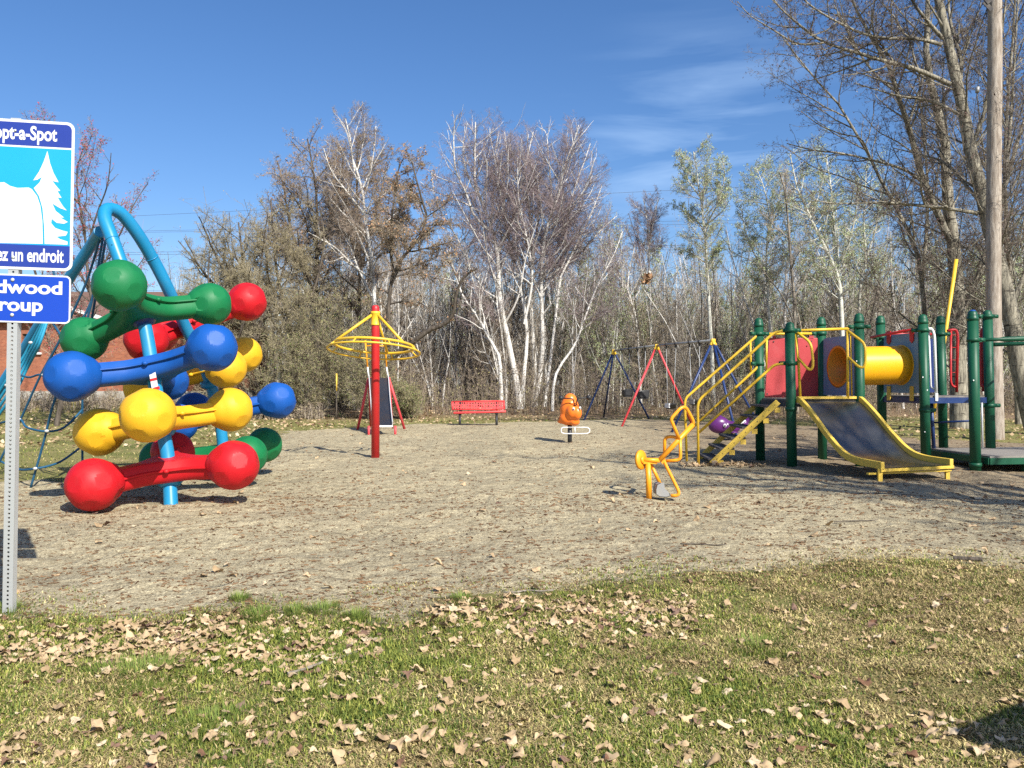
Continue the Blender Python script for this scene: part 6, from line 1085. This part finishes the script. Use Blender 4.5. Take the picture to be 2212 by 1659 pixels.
# ------------------------------------------------------------------ utility pole, guy wire, cables
Yu = 21.6; pb = P(2153, 950, Yu); pt = P(2140, -420, Yu); up_ = root('utility_pole', (pb.x, Yu, 0), 'weathered grey wooden utility pole standing among the trees', 'utility pole'); pb.z = -.3
mb = MB(); mid = pb.lerp(pt, .5) + Vector((.06, 0, 0)); pa = smooth_path([pb, P(2146, 600, Yu), P(2149, 30, Yu), pt], 8); mb.tube(pa, .2, 20, rs=[.19 - .035 * i / (len(pa) - 1) for i in range(len(pa))]); pole = mb.build('pole', M['pole_wood'], up_)
gt = P(2066, 560, 21.9); gb = P(2008, 950, 22.2); gb.z = 0; MB().tube([gt, gb + Vector((0, 0, -.05))], .045, 12).build('guy_guard', YP, up_)
MB().tube([gt, P(2112, 188, 21.7), P(2136, -10, 21.6)], .009, 6).build('guy_wire', M['cable'], up_); MB().tube([P(2112, 188, 21.7), P(2111, 200, 21.7)], .05, 8).build('insulator', M['grey_steel'], up_)
mb = MB(); mb.beam(P(2126, 4, Yu - .18), P(2142, 22, Yu - .2), .03, .10); mb.beam(P(2122, -14, Yu - .18), P(2138, 6, Yu - .2), .05, .14); mb.build('metal_bracket', M['tread'], up_)
for i, (ya, yb_, Y_) in enumerate(((466, 440, 56), (499, 489, 58), (502, 494, 58.6), (545, 538, 75), (550, 545, 76), (628, 618, 60))):
    xs_ = (-700, 300, 1300, 2300, 3100); sl_p = (yb_ - ya) / 300; pts = [P(x_, ya + (x_ - 300) * sl_p * (.55 if i < 5 else .4), Y_) for x_ in xs_]; MB().tube(smooth_path(pts, 5), .009 if Y_ < 70 else .014, 5).build('power_line', M['cable']); o = COL.objects[-1]
    tag(o, 'thin power line crossing the sky behind the trees', 'cable', 'power lines behind the trees')
for x_, y_ in ((-56, 57), (66, 57)): mb = MB().tube([Vector((x_, y_, -.3)), Vector((x_, y_, 15.5))], .16, 14); o = mb.build('utility_pole', M['pole_wood']); tag(o, 'far wooden pole carrying the lines out of view on the ' + ('house' if x_ < 0 else 'woods') + ' side', 'utility pole')
mk = P(727, 845, 33.6); mr = root('marker_post', (mk.x, 33.6, 0), 'thin marker post with a yellow sleeve standing in the bushes', 'marker post'); MB().tube([Vector((mk.x, 33.6, 0)), mk], .03, 10).build('post', M['dark_bark'], mr); MB().tube([mk, P(727, 807, 33.6)], .03, 10).build('yellow_sleeve', M['stair_yellow'], mr)
nb_ = MB(); rn = random.Random(3); cn_ = P(1396, 601, 43.6)
for i in range(150): d = Vector((rn.gauss(0, .11), rn.gauss(0, .10), rn.gauss(0, .11))); a = Vector((rn.gauss(0, 1), rn.gauss(0, 1), rn.gauss(0, 1))).normalized() * .11; b = a.cross(Vector((rn.gauss(0, 1), rn.gauss(0, 1), .3))).normalized() * .08; nb_.add([cn_ + d - a, cn_ + d + b, cn_ + d + a, cn_ + d - b], [(0, 1, 2, 3)])
tag(nb_.build('squirrel_nest', M['seed']), 'rusty brown leaf nest lodged in the solitary slim birch', 'nest')

# ------------------------------------------------------------------ brick house
hs = root('brick_house', (-24, 41, .6), 'red brick bungalow with brown roof behind the rope net', 'house'); Yh = 38.0
x0, x1 = P(-520, 0, Yh).x, P(455, 0, Yh).x; zf = P(0, 845, Yh).z; ze = P(0, 690, Yh).z
WX0, WX1, WZ0, WZ1 = P(48, 0, Yh).x, P(87, 0, Yh).x, P(0, 761, Yh).z, P(0, 721, Yh).z
mb = MB(); y2 = Yh + 9
def wallq(xa, xb, za, zb): mb.add([(xa, Yh, za), (xb, Yh, za), (xb, Yh, zb), (xa, Yh, zb)], [(0, 1, 2, 3)])
wallq(x0, WX0, zf, ze); wallq(WX1, x1, zf, ze); wallq(WX0, WX1, zf, WZ0); wallq(WX0, WX1, WZ1, ze)
mb.add([(x1, Yh, zf), (x1, y2, zf), (x1, y2, ze), (x1, Yh, ze), (x0, Yh, zf), (x0, y2, zf), (x0, y2, ze), (x0, Yh, ze)], [(0, 1, 2, 3), (4, 7, 6, 5), (5, 6, 2, 1)])
for xa, xb, za, zb in ((WX0, WX0, WZ0, WZ1), (WX1, WX1, WZ0, WZ1)): mb.add([(xa, Yh, za), (xa, Yh + .2, za), (xa, Yh + .2, zb), (xa, Yh, zb)], [(0, 1, 2, 3)])
mb.add([(WX0, Yh, WZ1), (WX1, Yh, WZ1), (WX1, Yh + .2, WZ1), (WX0, Yh + .2, WZ1)], [(0, 1, 2, 3)])
mb.build('brick_wall', M['brick'], hs); MB().box(((x0 + x1) / 2, (Yh + y2) / 2, zf - .6), (x1 - x0 + .06, y2 - Yh + .06, 1.2)).build('foundation', M['concrete'], hs)
wf = MB(); wf.box(((WX0 + WX1) / 2, Yh + .12, WZ0 + .03), (WX1 - WX0, .04, .06)); wf.box(((WX0 + WX1) / 2, Yh + .12, WZ1 - .03), (WX1 - WX0, .04, .06)); wf.box((WX0 + .03, Yh + .12, (WZ0 + WZ1) / 2), (.06, .04, WZ1 - WZ0 - .13)); wf.box((WX1 - .03, Yh + .12, (WZ0 + WZ1) / 2), (.06, .04, WZ1 - WZ0 - .13)); wf.box(((WX0 + WX1) / 2, Yh + .12, (WZ0 + WZ1) / 2), (.04, .03, WZ1 - WZ0 - .13)); wfo = wf.build('window', M['tread'], hs)
MB().box(((WX0 + WX1) / 2, Yh + .16, (WZ0 + WZ1) / 2), (WX1 - WX0, .01, WZ1 - WZ0)).build('pane', M['glass'], wfo); MB().box(((WX0 + WX1) / 2, Yh - .03, WZ0 - .05), (WX1 - WX0 + .16, .16, .09)).build('sill', M['fascia'], wfo)
zr = P(0, 628, Yh + 4).z; ov = .32; E0, E1, E2, E3 = Vector((x0 - ov, Yh - ov, ze)), Vector((x1 + ov, Yh - ov, ze)), Vector((x1 + ov, y2 + ov, ze)), Vector((x0 - ov, y2 + ov, ze)); Ra, Rb = Vector((x0 + 4, Yh + 4.5, zr)), Vector((x1 - 3, Yh + 4.5, zr))
ro = MB().add([E0, E1, E2, E3, Ra, Rb], [(0, 1, 5, 4), (1, 2, 5), (2, 3, 4, 5), (3, 0, 4)]).build('roof', M['shingle'], hs); MB().box(((x0 + x1) / 2, (Yh + y2) / 2, ze - .06), (x1 - x0 + .6, y2 - Yh + .6, .05)).build('soffit', M['soffit'], ro)
MB().box(((x0 + x1) / 2, Yh - ov - .02, ze - .03), (x1 - x0 + .7, .04, .18)).build('fascia', M['fascia'], ro)
# projecting gable on the left part: its rake slopes down to the right
gx1 = P(226, 0, Yh - .6).x; gz1 = P(0, 686, Yh - .6).z; gx0 = P(-30, 0, Yh - .6).x; gz0 = gz1 + (gx1 - gx0) * .323; gxl = gx0 - (gx1 - gx0); yg = Yh - .6
mb = MB(); A_, B_, C_ = Vector((gxl, yg, gz1)), Vector((gx0, yg, gz0)), Vector((gx1, yg, gz1)); bk = Vector((0, 5.5, 0)); mb.add([A_, B_, C_, A_ + bk, B_ + bk, C_ + bk], [(0, 1, 4, 3), (1, 2, 5, 4)]); mb.build('gable_roof', M['shingle'], hs)
for a, b in ((A_, B_), (B_, C_)): MB().beam(a + Vector((0, -.03, -.07)), b + Vector((0, -.03, -.07)), .04, .16).build('fascia', M['fascia'], hs)
MB().add([A_ + Vector((.2, .35, -.1)), B_ + Vector((0, .35, -.2)), C_ + Vector((-.2, .35, -.1)), Vector((gx1 - .2, Yh - .25, ze - .1)), Vector((gxl + .2, Yh - .25, ze - .1))], [(0, 1, 2, 3, 4)]).build('gable_wall', M['soffit'], hs)

# ------------------------------------------------------------------ small things
for i, (px_, py_, m_, lab, L_) in enumerate(((2030, 0, 'dark_bark', '', .0),)): pass
def stick(px, py, ln, ang, r, lab, m_='dark_bark'):
    g = G(px, py); d = Vector((math.cos(ang), math.sin(ang), 0)); rr = random.Random(int(px)); pts = [g + d * ln * (t_ - .5) + Vector((rr.gauss(0, ln * .02), rr.gauss(0, ln * .03), float(hgt(g.x, g.y)) + r + .008)) for t_ in (0, .25, .5, .75, 1)]
    tag(MB().tube(smooth_path(pts, 3), r, 7, rs=None).build('stick', M[m_]), lab, 'stick')
stick(3000 / 1.8228 + 1455 * .3055, 1152 + 200 * .3055, .20, -.25, .018, 'short thick dark stick at the edge of the straw grass')
stick(1850, 1130, .5, .2, .006, 'long thin twig lying on the sand before the slide'); stick(1520, 1187, .38, -.1, .006, 'thin forked twig lying in the middle of the sand'); stick(2100, 1110, .35, .5, .007, 'thin dark twig lying on the sand below the low platform')
stick(1140, 1283, .35, .15, .006, 'pale thin twig at the rim of the sand', 'grey_bark'); stick(700, 1438, .45, .9, .007, 'dry straight twig on the leafy near grass', 'grey_bark')
# unseen board added on the right, shaped to throw the dark corner shadow
nbr = root('shadow_board', (3.4, 2.4, 0), 'plain unseen board on posts added to cast the corner shadow', 'shadow board')
nb0 = Vector((2.76, 1.95, 0)); nbd = Vector((.835, .55, 0)); MB().beam(nb0 + Vector((0, 0, 1.02)), nb0 + nbd * 1.7 + Vector((0, 0, 1.02)), .05, .96).build('board', M['deck_wood'], nbr)
for t_ in (.25, 1.45): q = nb0 + nbd * t_ + Vector((.04, -.06, .68)); MB().box(q, (.09, .09, 1.6)).build('post', M['deck_wood'], nbr)
